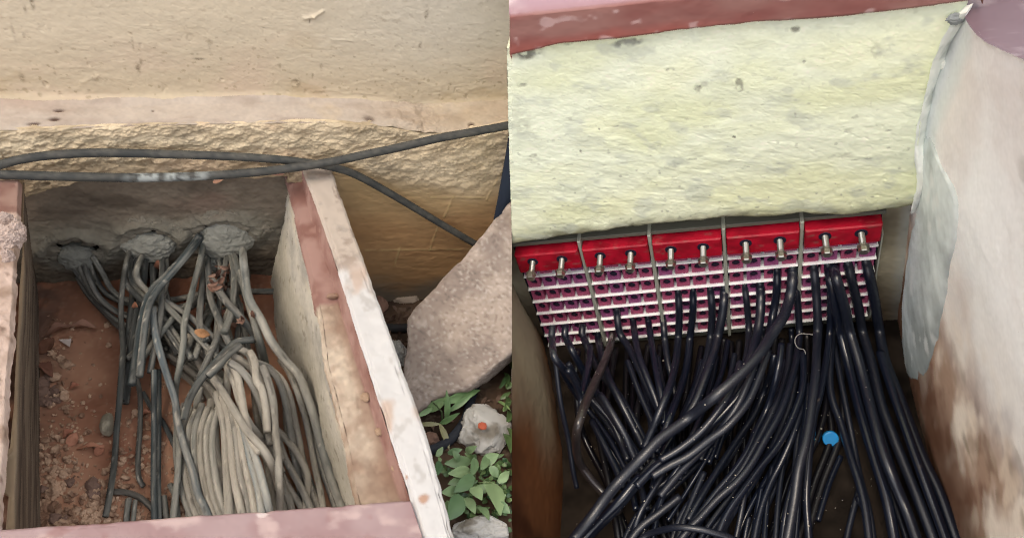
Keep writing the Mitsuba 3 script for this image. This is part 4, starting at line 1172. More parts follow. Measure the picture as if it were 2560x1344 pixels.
def sheath(seed, splash=None):
    def f(p):
        c = mixc(lin(62, 64, 64), lin(118, 114, 104), np.clip(0.12 + 0.35 * fb(p, 40, 3, seed) + 0.3 * fb(p, 140, 2, seed + 1), 0, 1))
        if splash is not None:
            e = np.linalg.norm((p - splash) * [1, 2, 2], axis=1)
            c = mixc(c, lin(168, 176, 176, 0.9), 0.8 * sst(0.095, 0.05, e) * sst(-0.3, 0.3, fb(p, 90, 3, seed + 2)))
        return c
    return f


put(L, 'black_cable', tube(A1, 0.0082, 14), M_DUSTY, sheath(701))
tag('black_cable', 'thick black cable arching along the plinth and dropping behind the leaning slab', 'cable')
put(L, 'black_cable_001', tube(B1, 0.0085, 14), M_DUSTY, sheath(704, L.y(425, 443, .247)), clip=True)
tag('black_cable_001', 'thick black cable with pale paint splashes rising past the rim end', 'cable')

# ================================================================ RIGHT PLACE
YW, YF, ZR, XR = 0.115, 0.135, -0.62, 0.29

# yellow wall
xl = np.linspace(0, 1, 470)
botp = along(Rt, [(1180, 628), (1280, 612), (1400, 593), (1480, 582), (1560, 570), (1650, 560), (1740, 552), (1800, 545), (1900, 544), (2010, 536), (2110, 540), (2200, 527), (2290, 515)], lambda u, v: Rt.y(u, v, YW))
topp = along(Rt, [(1180, 130), (1280, 118), (1500, 93), (1720, 68), (1900, 50), (2100, 33), (2400, 0)], lambda u, v: Rt.y(u, v, YW))
corp = along(Rt, [(2420, 0), (2392, 38), (2346, 120), (2322, 200), (2304, 290), (2292, 390), (2292, 470), (2276, 540), (2262, 640)], lambda u, v: Rt.y(u, v, YW))
rows = 280
P = []
for t in np.linspace(0, 1, rows):
    z_guess = 0.27 * (1 - t) - 0.2 * t
    xs = Rt.seam_x(YW, z_guess)
    xc = np.interp(z_guess, corp[::-1, 2], corp[::-1, 0])
    x = xs + xl * (xc - xs)
    zt, zb = np.interp(x, topp[:, 0], topp[:, 2]), np.interp(x, botp[:, 0], botp[:, 2])
    P.append(np.stack([x, 0 * x + YW, zt + (zb - zt) * t], 1))
P = np.array(P)
q = P
X, Z = P[..., 0], P[..., 2]
tt = np.linspace(0, 1, rows)[:, None] + 0 * X
sk = q @ rot((0, 1, 0), -0.25).T
lowr = sst(0.1, 0.9, tt)
d = 0.0022 * fb(q, (9, 9, 14), 4, 801) + (0.0007 + 0.0009 * lowr) * fb(sk, (36, 36, 40), 4, 802) + 0.0008 * lowr * sst(0.72, 1, 1 - np.abs(fb(sk, (24, 24, 28), 3, 803))) + 0.0004 * fb(q, 200, 2, 813)
d -= 0.0011 * sst(0.36, 0.66, fb(sk, (46, 46, 70), 3, 804)) * (0.3 + lowr)
d -= 0.004 * sst(0.985, 1.0, tt) * (1 + fb(q, 40, 3, 805)) + 0.0035 * sst(0.93, 1.0, tt) * np.maximum(fb(q, 30, 3, 806), 0)
c = mixc(lin(236, 244, 220, 1.0), lin(228, 235, 198, 1.0), sst(-0.2, 0.4, fb(q, (5, 5, 9), 4, 807)))
c = mixc(c, lin(240, 244, 202, 1.0), 0.4 * sst(0.1, 0.5, fb(q, (7, 7, 10), 3, 808)))
c = mixc(c, lin(196, 206, 188, 0.92), 0.5 * sst(0.15, 0.55, fb(sk, (11, 11, 15), 4, 809)) * (0.5 + 0.5 * lowr))
c = mixc(c, lin(230, 228, 178, 0.95), 0.3 * sst(0.5, 1.0, tt))
for u, v, a, b, k in [(1745, 222, 8, 10, .55), (1760, 215, 14, 12, .3), (1848, 214, 8, 14, .65), (1675, 176, 12, 4, .5), (1990, 74, 10, 8, .75), (1305, 214, 14, 4, .5), (1300, 300, 30, 40, .25), (1452, 378, 4, 4, .8), (1498, 323, 3, 3, .8),
                      (1538, 316, 10, 3, .5), (1835, 343, 3, 3, .8), (2010, 155, 4, 4, .5), (2190, 130, 12, 16, .3), (2120, 328, 10, 5, .4), (2222, 326, 10, 4, .5), (1988, 290, 3, 8, .5), (1320, 135, 40, 14, .85), (1290, 130, 20, 8, .8), (1565, 108, 36, 9, .85),
                      (1420, 108, 10, 4, .6), (2000, 435, 4, 4, .7), (2100, 390, 30, 8, .3), (1335, 400, 30, 10, .25), (1680, 415, 24, 8, .3)]:
    o = Rt.y(u, v, YW); t_ = Rt.depth(o) / F
    e = (((X - o[0]) / (a * t_)) ** 2 + ((Z - o[2]) / (b * t_ * 1.3)) ** 2) ** 0.5
    w = sst(1.35, 0.5, e + 0.8 * fb(q, 50, 3, 810)) * sst(-0.6, 0.2, fb(q, 110, 2, 815))
    c = mixc(c, lin(112, 110, 100, 0.9), k * w)
    d -= 0.002 * k * w
dirt = sst(0.925, 1.0, tt + 0.03 * fb(q, 24, 3, 811))
c = mixc(c, lin(104, 100, 74, 0.85), 0.8 * dirt)
c = c * (1 + 0.06 * fb(sk, (50, 50, 60), 3, 812) + 0.09 * fb(q, 150, 3, 814))[..., None]
c = mixc(c, lin(150, 156, 136, 0.9), 0.55 * sst(0.40, 0.6, fb(q, 90, 2, 816)) * (0.3 + 0.7 * lowr))
c = mixc(c, lin(186, 194, 184, 0.95), 0.45 * sst(0.1, 0.4, fb(sk, (20, 20, 24), 4, 817)))
sheet(Rt, 'yellow_wall__painted_face', P, d, c, M_PLASTER, back=(0, 0.07, 0), seam='first')
tag('yellow_wall', 'pale yellow plastered wall above the sealing frame', 'wall')
tag('yellow_wall__painted_face', 'pale yellow uneven plaster')

# red painted beam on top
NB = 330
bp = [(1180, 152), (1280, 138), (1330, 128), (1400, 112), (1500, 102), (1720, 77), (1900, 60), (2100, 44), (2330, 18), (2450, 2)]
tp = [(1180, 48), (1280, 37), (1440, 20), (1620, 0), (1900, -31), (2100, -53), (2450, -92)]
bs = along(Rt, bp, lambda u, v: Rt.y(u, v, YW - 0.012)); ts = along(Rt, tp, lambda u, v: Rt.y(u, v, YW - 0.012))


def beam_rows(k, y, pts, dz=0.0):
    z0 = np.interp(0.0, pts[:, 0], pts[:, 2])
    xs = Rt.seam_x(y, pts[:, 2].mean())
    x = np.linspace(xs, 0.335, NB)
    return np.stack([x, 0 * x + y, np.interp(x, pts[:, 0], pts[:, 2]) + dz], 1)


P = loft([beam_rows(0, YW + 0.01, bs), beam_rows(1, YW - 0.009, bs), beam_rows(2, YW - 0.012, bs, 0.004), beam_rows(3, YW - 0.012, ts, -0.005), beam_rows(4, YW - 0.007, ts), beam_rows(5, YW + 0.6, ts)], [5, 2, 46, 3, 40])
q = P
sec = np.arange(P.shape[1])[None] + 0 * P[..., 0]
d = 0.0016 * fb(q, 10, 4, 821) + 0.0008 * fb(q, 60, 3, 822) - 0.004 * sst(9, 5, sec) * np.maximum(fb(q, (30, 10, 10), 3, 823), 0)
d -= 0.004 * np.exp(-((sec - 54) / 3) ** 2) * np.maximum(fb(q, 26, 3, 824), 0)
c = mixc(lin(168, 122, 116, 0.75), lin(150, 94, 90, 0.75), sst(-0.3, 0.4, fb(q, (8, 20, 20), 4, 825)))
c = mixc(c, lin(172, 98, 90, 0.8), 0.7 * sst(26, 8, sec + 14 * fb(q, 14, 3, 826)) * sst(0.05, -0.15, P[..., 0]))
c = mixc(c, lin(206, 176, 176, 0.9), 0.6 * sst(0.32, 0.55, fb(q, (34, 40, 40), 3, 827)))
c = mixc(c, lin(172, 140, 152, 0.85), sst(53, 58, sec))
c = mixc(c, lin(218, 206, 206, 0.92), sst(53, 58, sec) * sst(-0.1, 0.4, fb(q, 22, 3, 828)) * sst(-0.33, -0.40, P[..., 0]))
sheet(Rt, 'painted_beam', P, d, c, M_PAINT, seam='first', back=(0, 0, -0.01))
tag('painted_beam', 'red painted concrete kerb along the top of the yellow wall', 'kerb')

# side wall on the right
ny, nz = 430, 420
Y, Zs = np.meshgrid(np.linspace(YF + 0.045, -0.95, ny), np.linspace(0, 1, nz), indexing='ij')
ztop = 0.245 + 0.16 * sst(0.13, -0.35, Y)
Z = ztop + (ZR - 0.02 - ztop) * Zs
xb = 0.283 + 0.03 * sst(0.0, 0.24, Z)
rel = sst(0.12, -0.30, Y)
lean = 0.0
X = xb + 0.03 * sst(0.0, -0.5, Y)
P = np.stack([X, Y, Z], -1)
q = P
d = 0.003 * fb(q, 5, 3, 831) + 0.0022 * fb(q, (12, 14, 14), 4, 832) + 0.0006 * fb(q, 70, 3, 833)
low = sst(-0.02, -0.36, Z + 0.10 * fb(q, 6, 3, 834) - 0.10 * sst(0.0, -0.5, Y))
c = mixc(lin(236, 236, 236, 1.0), lin(224, 218, 216, 1.0), sst(-0.2, 0.4, fb(q, (6, 6, 8), 4, 835)))
c = mixc(c, lin(224, 212, 210, 1.0), 0.4 * sst(0.1, 0.28, Z))
stainy = mixc(lin(176, 146, 126, 0.9), lin(138, 104, 86, 0.85), sst(-0.2, 0.4, fb(q, (12, 16, 9), 4, 836)))
c = mixc(c, mixc(lin(232, 218, 202, 1.0), stainy, sst(-0.22, 0.25, fb(q, (9, 11, 6), 4, 837) + 0.4 * sst(-0.25, -0.55, Z))), low)
c = mixc(c, lin(226, 208, 188, 1.0), 0.75 * low * sst(0.12, 0.45, fb(q, (12, 15, 6), 3, 838)))
c = mixc(c, lin(110, 84, 60, 0.8), 0.7 * sst(0.3, 0.5, fb(q, (9, 10, 8), 4, 843)) * sst(-0.25, -0.45, Y))
c = mixc(c, lin(98, 66, 48, 0.8), sst(-0.36, -0.52, Z + 0.05 * fb(q, 8, 3, 839) + 0.08 * sst(-0.1, -0.5, Y) * 0) * 0.85)
c = mixc(c, lin(120, 96, 72, 0.8), 0.6 * sst(0.35, 0.55, fb(q, (9, 9, 9), 3, 840)) * sst(-0.1, -0.35, Y))
c = mixc(c, lin(206, 214, 216, 0.98), 0.7 * sst(YW - 0.085, YW - 0.03, Y + 0.02 * fb(q, 18, 3, 846)) * sst(-0.3, -0.1, Z))
c = c * (1 + 0.07 * fb(q, 150, 3, 844) + 0.05 * fb(q, 30, 3, 845))[..., None]
sheet(Rt, 'side_wall__face', P, d, c, M_PLASTER)
tag('side_wall', 'pinkish plastered side wall with brown damp stains', 'wall')
tag('side_wall__face', 'pinkish white plaster turning brown below')
# its flat top
yy = P[:, 0].copy()
top = np.stack([P[:, 0] + [-0.004, 0, 0.001], P[:, 0] + [0.12, 0, 0.0], P[:, 0] + [0.5, 0, 0.0]], 1)
top = loft([top[:, 0], top[:, 1], top[:, 2]], [12, 4])
sheet(Rt, 'side_wall__coping', top, 0.002 * fb(top, 30, 3, 841), mixc(lin(138, 112, 122, 0.55), lin(172, 154, 160, 0.6), sst(0.25, 0.6, fb(top, 24, 3, 842))), M_PAINT)
tag('side_wall__coping', 'mauve painted top of the side wall')


def side_x(u, v):
    """A point on the side wall: two steps of fixed-point search over its bulged face."""
    k = 0.29
    for _ in range(25):
        p = Rt.x(u, v, k)
        k = 0.5 * k + 0.5 * (0.283 + 0.03 * sst(0.0, 0.24, p[2]) + 0.03 * sst(0.0, -0.5, min(p[1], YW)))
    p[1] = min(p[1], YW + 0.02)
    return p


# cement patch on the side wall, and the white fillet along the corner
lft = [(2302, 335), (2298, 400), (2296, 470), (2286, 540), (2268, 600), (2254, 680), (2248, 760), (2252, 850), (2262, 925), (2278, 950), (2288, 962)]
rgt = [(2318, 335), (2350, 400), (2372, 440), (2391, 480), (2399, 545), (2394, 610), (2378, 680), (2368, 760), (2345, 850), (2322, 918), (2300, 962)]
nv, nu = 150, 46
lc_, rc_ = curve(lft, nv), curve(rgt, nv)
rows_ = []
for a_, b_ in zip(lc_, rc_):
    rows_.append([side_x(*(a_ + (b_ - a_) * s)) for s in np.linspace(0, 1, nu)])
Q = np.array(rows_)
Q[:, 0] += 0.0
su = np.linspace(0, 1, nu)[None]; sv = np.linspace(0, 1, nv)[:, None]
wob = 0.035 * fb(Q, (30, 40, 34), 3, 856)
prof = sst(0.0, 0.09, np.minimum(su, 1 - su) + wob) * sst(-0.02, 0.08, np.minimum(sv, 1 - sv) + wob * 0.5)
dd = 0.0075 * prof - 0.0045 + 0.0016 * fb(Q, (14, 20, 20), 4, 851) + 0.001 * fb(Q, 70, 3, 852) * prof
cc = mixc(lin(214, 222, 222, 0.95), lin(186, 194, 194, 0.92), sst(-0.2, 0.4, fb(Q, (10, 14, 10), 4, 853)))
cc = mixc(cc, lin(138, 146, 144, 0.8), 0.8 * sst(0.45, 0.95, sv + 0.2 * fb(Q, 14, 3, 854)))
cc = cc * (1 + 0.16 * fb(Q, 60, 3, 857))[..., None]
cc = mixc(cc, lin(226, 228, 226, 0.95), 0.6 * sst(0.2, 0.5, fb(Q, (16, 26, 16), 3, 855)))
sheet(Rt, 'side_wall__cement_patch', Q, dd, cc, M_PLASTER, back=(0.02, 0.0, 0))
tag('side_wall__cement_patch', 'grey cement patch smeared down the corner')
fl = curve([(2398, 32), (2372, 70), (2344, 118), (2322, 185), (2304, 270), (2287, 340), (2289, 405), (2292, 470), (2276, 530)], 130)
fr = curve([(2425, 28), (2396, 80), (2368, 125), (2344, 190), (2326, 270), (2312, 340), (2312, 405), (2310, 470), (2290, 530)], 130)
a_ = np.array([Rt.y(u, v, YW - 0.003) for u, v in fl])
b_ = np.array([side_x(u, v) for u, v in fr]) + [-0.003, 0, 0]
md = (a_ + b_) / 2 + [-0.003, -0.004, 0]
Q = loft([a_, md, b_], [8, 8])
sheet(Rt, 'side_wall__corner_fillet', Q, 0.003 * fb(Q, 40, 3, 861) + 0.001, mixc(lin(240, 244, 240, 0.98), lin(206, 212, 208, 0.92), sst(0.0, 0.5, fb(Q, 30, 3, 862))), M_PLASTER, back=(0.012, 0.02, 0))
tag('side_wall__corner_fillet', 'white mortar line running down the wall corner')
o = Rt.y(2396, 46, YW - 0.012); t_ = Rt.depth(o) / F
put(Rt, 'side_wall__mortar_knob', lump(o, (26 * t_, 0.007, 17 * t_), 63, 0.55, 4, 1.6, flat=0.7), M_ROUGH, lambda p: lin(150, 156, 158, 0.85) * (1 + 0.15 * fb(p, 60, 2, 863))[:, None])
o = side_x(2354, 146); t_ = Rt.depth(o) / F
put(Rt, 'side_wall__mortar_knob_001', lump(o, (0.006, 12 * t_, 14 * t_), 64, 0.2, 3), M_PLASTER, lambda p: lin(244, 246, 240, 0.98) + 0 * p)

# back wall of the right pit
X, Z = np.meshgrid(np.linspace(0, 1, 260), np.linspace(-0.10, ZR - 0.03, 180), indexing='ij')
yb = YF + 0.03
xs = Rt.seam_x(yb, Z)
P = np.stack([xs + X * (0.32 - xs), 0 * X + yb, Z], -1)
q = P
d = 0.004 * fb(q, 14, 4, 871) + 0.0015 * fb(q, 60, 3, 872)
c = mixc(lin(168, 160, 138, 0.9), lin(128, 120, 102, 0.85), sst(-0.3, 0.4, fb(q, 10, 4, 873)))
c = mixc(c, lin(190, 198, 194, 0.95), 0.6 * sst(0.255, 0.285, P[..., 0] + 0.01 * fb(q, 20, 3, 875)))
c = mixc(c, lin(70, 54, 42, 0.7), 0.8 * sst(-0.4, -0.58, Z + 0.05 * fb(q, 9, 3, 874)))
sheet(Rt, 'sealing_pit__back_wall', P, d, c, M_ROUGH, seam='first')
# left wall: floor line leaning slightly with the viewer's side
fpts = along(Rt, [(1355, 840), (1372, 890), (1392, 1000), (1405, 1100), (1409, 1200), (1400, 1344), (1380, 1560)], lambda u, v: Rt.z(u, v, ZR - 0.01))
fpts[0, 1] = max(fpts[0, 1], yb + 0.01)
fc = curve(fpts, 300)
P = loft([fc, fc + [-0.015, 0, 0.16], fc + [-0.04, 0, 0.50], fc + [-0.30, 0, 0.52]], [60, 80, 20])
q = P
d = 0.006 * fb(q, 8, 4, 881) + 0.002 * fb(q, 50, 3, 882)
Z = P[..., 2]
c = mixc(lin(108, 68, 42, 0.8), lin(72, 42, 26, 0.8), sst(-0.3, 0.4, fb(q, (8, 8, 4), 4, 883)))
c = mixc(c, lin(132, 118, 98, 0.8), sst(-0.16, 0.02, P[..., 1] + 0.06 * fb(q, 10, 3, 884)) * sst(-0.5, -0.36, Z + 0.05 * fb(q, 10, 3, 885)))
N = face_camera(P, grid_normals(P)); Q = P + N * d[..., None]
Qs = Q.reshape(-1, 3)
m = trimesh.Trimesh(Qs, np.vstack([gridf(*P.shape[:2])[:, [0, 1, 2]], gridf(*P.shape[:2])[:, [0, 2, 3]]]), process=False)


def lw_col(p):
    c = mixc(lin(108, 68, 42, 0.65), lin(72, 42, 26, 0.6), sst(-0.3, 0.4, fb(p, (8, 8, 4), 4, 883)))
    return mixc(c, lin(150, 138, 116, 0.85), sst(-0.30, -0.06, p[:, 1] + 0.06 * fb(p, 10, 3, 884)) * sst(-0.64, -0.46, p[:, 2] + 0.05 * fb(p, 10, 3, 885)))


put(Rt, 'sealing_pit__left_wall', m, M_ROUGH, lw_col, clip=True)
tag('sealing_pit', 'dark cable pit below the yellow wall', 'pit')
tag('sealing_pit__left_wall', 'brown stained left side of the pit')
tag('sealing_pit__back_wall', 'grey cement wall round the sealing frame')
P = floor_grid(Rt, -0.62, 0.40, -0.95, 0.19, ZR, 0.005)
q = P
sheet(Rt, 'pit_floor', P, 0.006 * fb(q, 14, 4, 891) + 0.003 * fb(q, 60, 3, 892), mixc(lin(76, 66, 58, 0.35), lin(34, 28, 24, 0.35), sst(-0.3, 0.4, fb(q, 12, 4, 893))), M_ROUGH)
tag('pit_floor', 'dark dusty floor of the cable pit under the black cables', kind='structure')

# ---------------------------------------------------------------- sealing frame
TL, TR = Rt.y(1284, 622, YF), Rt.y(2212, 540, YF)
BL, BR = Rt.y(1372, 872, YF), Rt.y(2172, 794, YF)
zl = [Rt.y(u, v, YF)[2] for u, v in [(1310, 693), (1320, 724), (1331, 754), (1342, 783), (1351, 810), (1361, 837), (1370, 862)]]
zr = [Rt.y(u, v, YF)[2] for u, v in [(2198, 606), (2192, 638), (2186, 671), (2181, 701), (2176, 730), (2173, 757), (2170, 782)]]
bl = np.array([(TL[2] - z) / (TL[2] - BL[2]) for z in zl]); br = np.array([(TR[2] - z) / (TR[2] - BR[2]) for z in zr])
rowb = (bl + br) / 2
wb = 0.165


def FP(a, b, o=0.0):
    p = (TL * (1 - a) + TR * a) * (1 - b) + (BL * (1 - a) + BR * a) * b
    return p + np.array([0, -o, 0])


def slabq(a0, a1, b0, b1, o0, o1, bev=0.0):
    """A solid filling a patch of the frame from depth o0 to o1 towards the viewer."""
    lo = [FP(a, b, o0) for a, b in ((a0, b0), (a1, b0), (a1, b1), (a0, b1))]
    ia, ib = bev / 0.78, bev / 0.37
    hi0 = [FP(a, b, o1 - bev) for a, b in ((a0, b0), (a1, b0), (a1, b1), (a0, b1))]
    hi = [FP(a, b, o1) for a, b in ((a0 + ia, b0 + ib), (a1 - ia, b0 + ib), (a1 - ia, b1 - ib), (a0 + ia, b1 - ib))]
    return trimesh.convex.convex_hull(np.array(lo + hi0 + hi))


bayw = 1 / 5
gap = 0.0048
FR = 'cable_seal'
for i in range(6):
    a = i * bayw
    lo_, hi_ = (a - gap, a + gap) if 0 < i < 5 else ((a - 0.012, a + 0.002) if i == 0 else (a - 0.002, a + 0.012))
    if i == 0: continue
    if i == 5: lo_, hi_ = a + 0.002, a + 0.006
    put(Rt, numbered(FR + '__upright'), slabq(lo_, hi_, -0.035 if i < 5 else 0.17, 1.02, -0.03, 0.0085 if i < 5 else -0.006, 0.0012 if i < 5 else 0), M_BAR, smooth=False, clip=True)
put(Rt, FR + '__top_bar', slabq(-0.012, 1.004, -0.03, -0.004, -0.03, -0.004, 0.001), M_DARKBAR, smooth=False, clip=True)
put(Rt, FR + '__bottom_bar', slabq(0.0, 1.004, 1.004, 1.035, -0.03, -0.004, 0.001), M_DARKBAR, smooth=False, clip=True)
cable_cells = set()
mod_holes = []
modr = np.random.default_rng(9)
colw = (bayw - 2 * gap) / 4


def module(a0, a1, b0, b1):
    """A block with a round bore, as one mesh: square face minus circle, bore wall and outer sides."""
    n = 16
    ca, cb = (a0 + a1) / 2, (b0 + b1) / 2 + (b1 - b0) * 0.02
    ang = np.arange(n) * 2 * np.pi / n
    sq = []
    for t in ang:
        c_, s_ = math.cos(t), math.sin(t)
        k = 1 / max(abs(c_), abs(s_))
        sq.append((c_ * k, s_ * k))
    ha, hb = (a1 - a0) / 2 * 0.80, (b1 - b0) / 2 * 0.86
    ra, rb = 0.0092 / 0.78, 0.0118 / 0.37
    V = [FP(ca + x * ha, cb + y * hb, 0.0) for x, y in sq]                        # outer front
    V += [FP(ca + x * ra, cb + y * rb, 0.0) for x, y in zip(np.cos(ang), np.sin(ang))]    # bore front
    V += [FP(ca + x * ra * 0.95, cb + y * rb * 0.95, -0.012) for x, y in zip(np.cos(ang), np.sin(ang))]  # bore back
    V += [FP(ca + x * ha, cb + y * hb, -0.02) for x, y in sq]
    i = np.arange(n); j = (i + 1) % n
    Fq = np.vstack([np.stack([i, j, n + j, n + i], 1), np.stack([n + i, n + j, 2 * n + j, 2 * n + i], 1), np.stack([j, i, 3 * n + i, 3 * n + j], 1)])
    core = [FP(ca + x * ra * 0.97, cb + y * rb * 0.97, -0.006) for x, y in zip(np.cos(ang), np.sin(ang))] + [FP(ca, cb, -0.004)]
    fcore = np.stack([i, j, i * 0 + n], 1)
    return (np.array(V), Fq), (np.array(core), fcore)


for bay in range(5):
    a0, a1 = bay * bayw + gap, (bay + 1) * bayw - gap
    if bay == 0: a0 = 0.002
    # wedge and its bolts
    k = numbered(FR + '__wedge')
    wm = slabq(a0 + 0.002, a1 - 0.002, 0.012, wb, -0.02, 0.019, 0.003).subdivide_to_size(0.006, max_iter=12)
    put(Rt, k, wm, M_RED, lambda p: mixc(mixc(lin(190, 12, 48, 0.8), lin(160, 10, 40, 0.75), sst(-0.3, 0.4, fb(p, 40, 3, 771))), lin(150, 96, 92, 0.8), 0.55 * sst(0.22, 0.6, fb(p, (60, 60, 90), 4, 772))), smooth=False, clip=True)
    for s in (0.27, 0.73):
        ac = a0 + (a1 - a0) * s + 0.0
        p = FP(ac, 0.07, 0.0195)
        dirn = np.array([0.0, -1.0, -0.10]); dirn /= np.linalg.norm(dirn)
        q1 = p + dirn * 0.036
        bk = numbered(FR + '__bolt')
        hd = tube([q1, q1 + dirn * 0.001, q1 + dirn * 0.010, q1 + dirn * 0.0118], [0.0090, 0.0104, 0.0104, 0.0084], 6)
        ths = np.linspace(-0.008, 0.036, 45)
        shank = tube([p + dirn * x for x in ths], [0.0058 + 0.0009 * (i % 2) for i in range(45)], 12)
        wsh = tube([q1 - dirn * 0.003, q1 - dirn * 0.0006], 0.0118, 18)
        put(Rt, bk, trimesh.util.concatenate([shank, hd, wsh]), M_BOLT, smooth=False, clip=True)
        put(Rt, numbered(FR + '__bolt_hole'), tube([p - dirn * 0.001, p + dirn * 0.0006], 0.0125, 18), M_CORE, smooth=False, clip=True)
    # stay plates
    for r in range(7):
        put(Rt, numbered(FR + '__stay_plate'), slabq(a0 + 0.001, a1 - 0.001, rowb[r] - 0.003, rowb[r] + 0.003, -0.02, 0.0068, 0.0004), M_STEEL, smooth=False, clip=True)
    for r in range(7):
        b0 = (wb + 0.0 if r == 0 else rowb[r - 1] + 0.005)
        b1 = rowb[r] - 0.005
        if r == 0: b0 = b1 - (rowb[1] - rowb[0]) * 0.9
        for cidx in range(4):
            m0 = a0 + (a1 - a0) * cidx / 4
            m1 = a0 + (a1 - a0) * (cidx + 1) / 4
            mb, mc = module(m0, m1, b0, b1)
            mk = numbered(FR + '__module')
            put(Rt, mk, mb, M_PINK if modr.random() < 0.75 else M_PINK2, smooth=False, clip=True)
            if mk in scene:
                put(Rt, mk + '__core', mc, M_CORE, smooth=False, clip=True)
# a dark backing behind the modules
put(Rt, FR + '__backing', slabq(-0.01, 1.0, -0.01, 1.01, -0.028, -0.021), M_CORE, smooth=False, clip=True)
tag(FR, 'steel cable sealing frame of five bays with red wedges and pink modules', 'sealing frame')

# ---------------------------------------------------------------- black cables of the right pit
pr = Pile(Rt, [((0, 1, 0), YF + 0.002), ((0, 0, 1), ZR + 0.006), ((-1, 0, 0), 0.45)])
rcs = []


def rcable(kind, pts, rpx=10, lift=0.03, start=None, tone=(20, 20, 26), amount=0.0, entry=False):
    pts = [tuple(p) for p in pts]
    if pts[-1][1] >= 1330:                      # run on along the floor of the pit
        (ua, va), (ub, vb) = pts[-2], pts[-1]
        k_ = 210 / max(vb - va, 60)
        pts.append((ub + (ub - ua) * k_ * 0.8, vb + 210))
    if entry:
        # start right under the stay plate of the row it leaves through
        p = Rt.y(*pts[0], YF)
        for _ in range(3):
            al = np.linalg.lstsq(np.stack([TR - TL, BL - TL], 1)[[0, 2]], (p - TL)[[0, 2]], rcond=None)[0]
            a_, b_ = float(al[0]), float(np.clip(al[1], 0.2, 0.999))
        r_i = int(np.argmin(np.abs(rowb - b_)))
        pu, pv, _ = [float(x) for x in project(FP(a_, rowb[r_i] + 0.02))]
        if abs(pv - pts[0][1]) < 24 and pv < pts[1][1] - 12: pts[0] = (pts[0][0], pv)
    P_, r = pr.lay(pts, rpx, -0.004 if entry else None, lift, press=-0.15)
    if entry:
        P_ = np.vstack([[P_[0] + [0, 0.022, 0.004], P_[0] + [0, 0.010, 0.002]], P_])
    k = numbered('black_sheathed_cable')
    n = len(P_); sd = 900 + len(rcs) * 3
    rr = 0.90 * r * (1 + 0.02 * fb(np.stack([np.arange(n) * 0.12, 0 * P_[:, 0] + sd, 0 * P_[:, 0]], 1), 1, 2, sd))
    m = tube(P_, rr, 12)
    sides = 12
    ln = np.r_[0, np.cumsum(np.linalg.norm(np.diff(P_, axis=0), axis=1))]
    A = np.arange(sides) * 2 * np.pi / sides
    q = np.stack([np.repeat(ln[:, None], sides, 1), np.cos(A)[None] + 0 * ln[:, None], np.sin(A)[None] + 0 * ln[:, None]], -1)
    w = np.clip(amount - 0.10 + 0.30 * fb(q, (8, 0.7, 0.7), 3, sd) + 0.35 * fb(q, (26, 1.6, 1.6), 3, sd + 1), 0, 1) * (0.4 if len(rcs) % 4 == 0 else 0.12)
    w = np.clip(w + 0.35 * sst(0.62, 0.8, fb(q, (60, 1.5, 1.5), 2, sd + 2)), 0, 1)
    c = mixc(lin(*tone), lin(140, 126, 112, 0.8), w).reshape(-1, 3)
    c = np.vstack([c, c[:1], c[-1:]])
    put(Rt, k, m, [M_GLOSS, M_SATIN, M_SATIN2][len(rcs) % 3], lambda p: c)
    rcs.append((k, kind, pts))


def project(p):
    w = Rt.R @ (np.asarray(p) - C)
    t = w @ CF
    return CX + F * (w @ CR) / t, CY - F * (w @ CU) / t, t


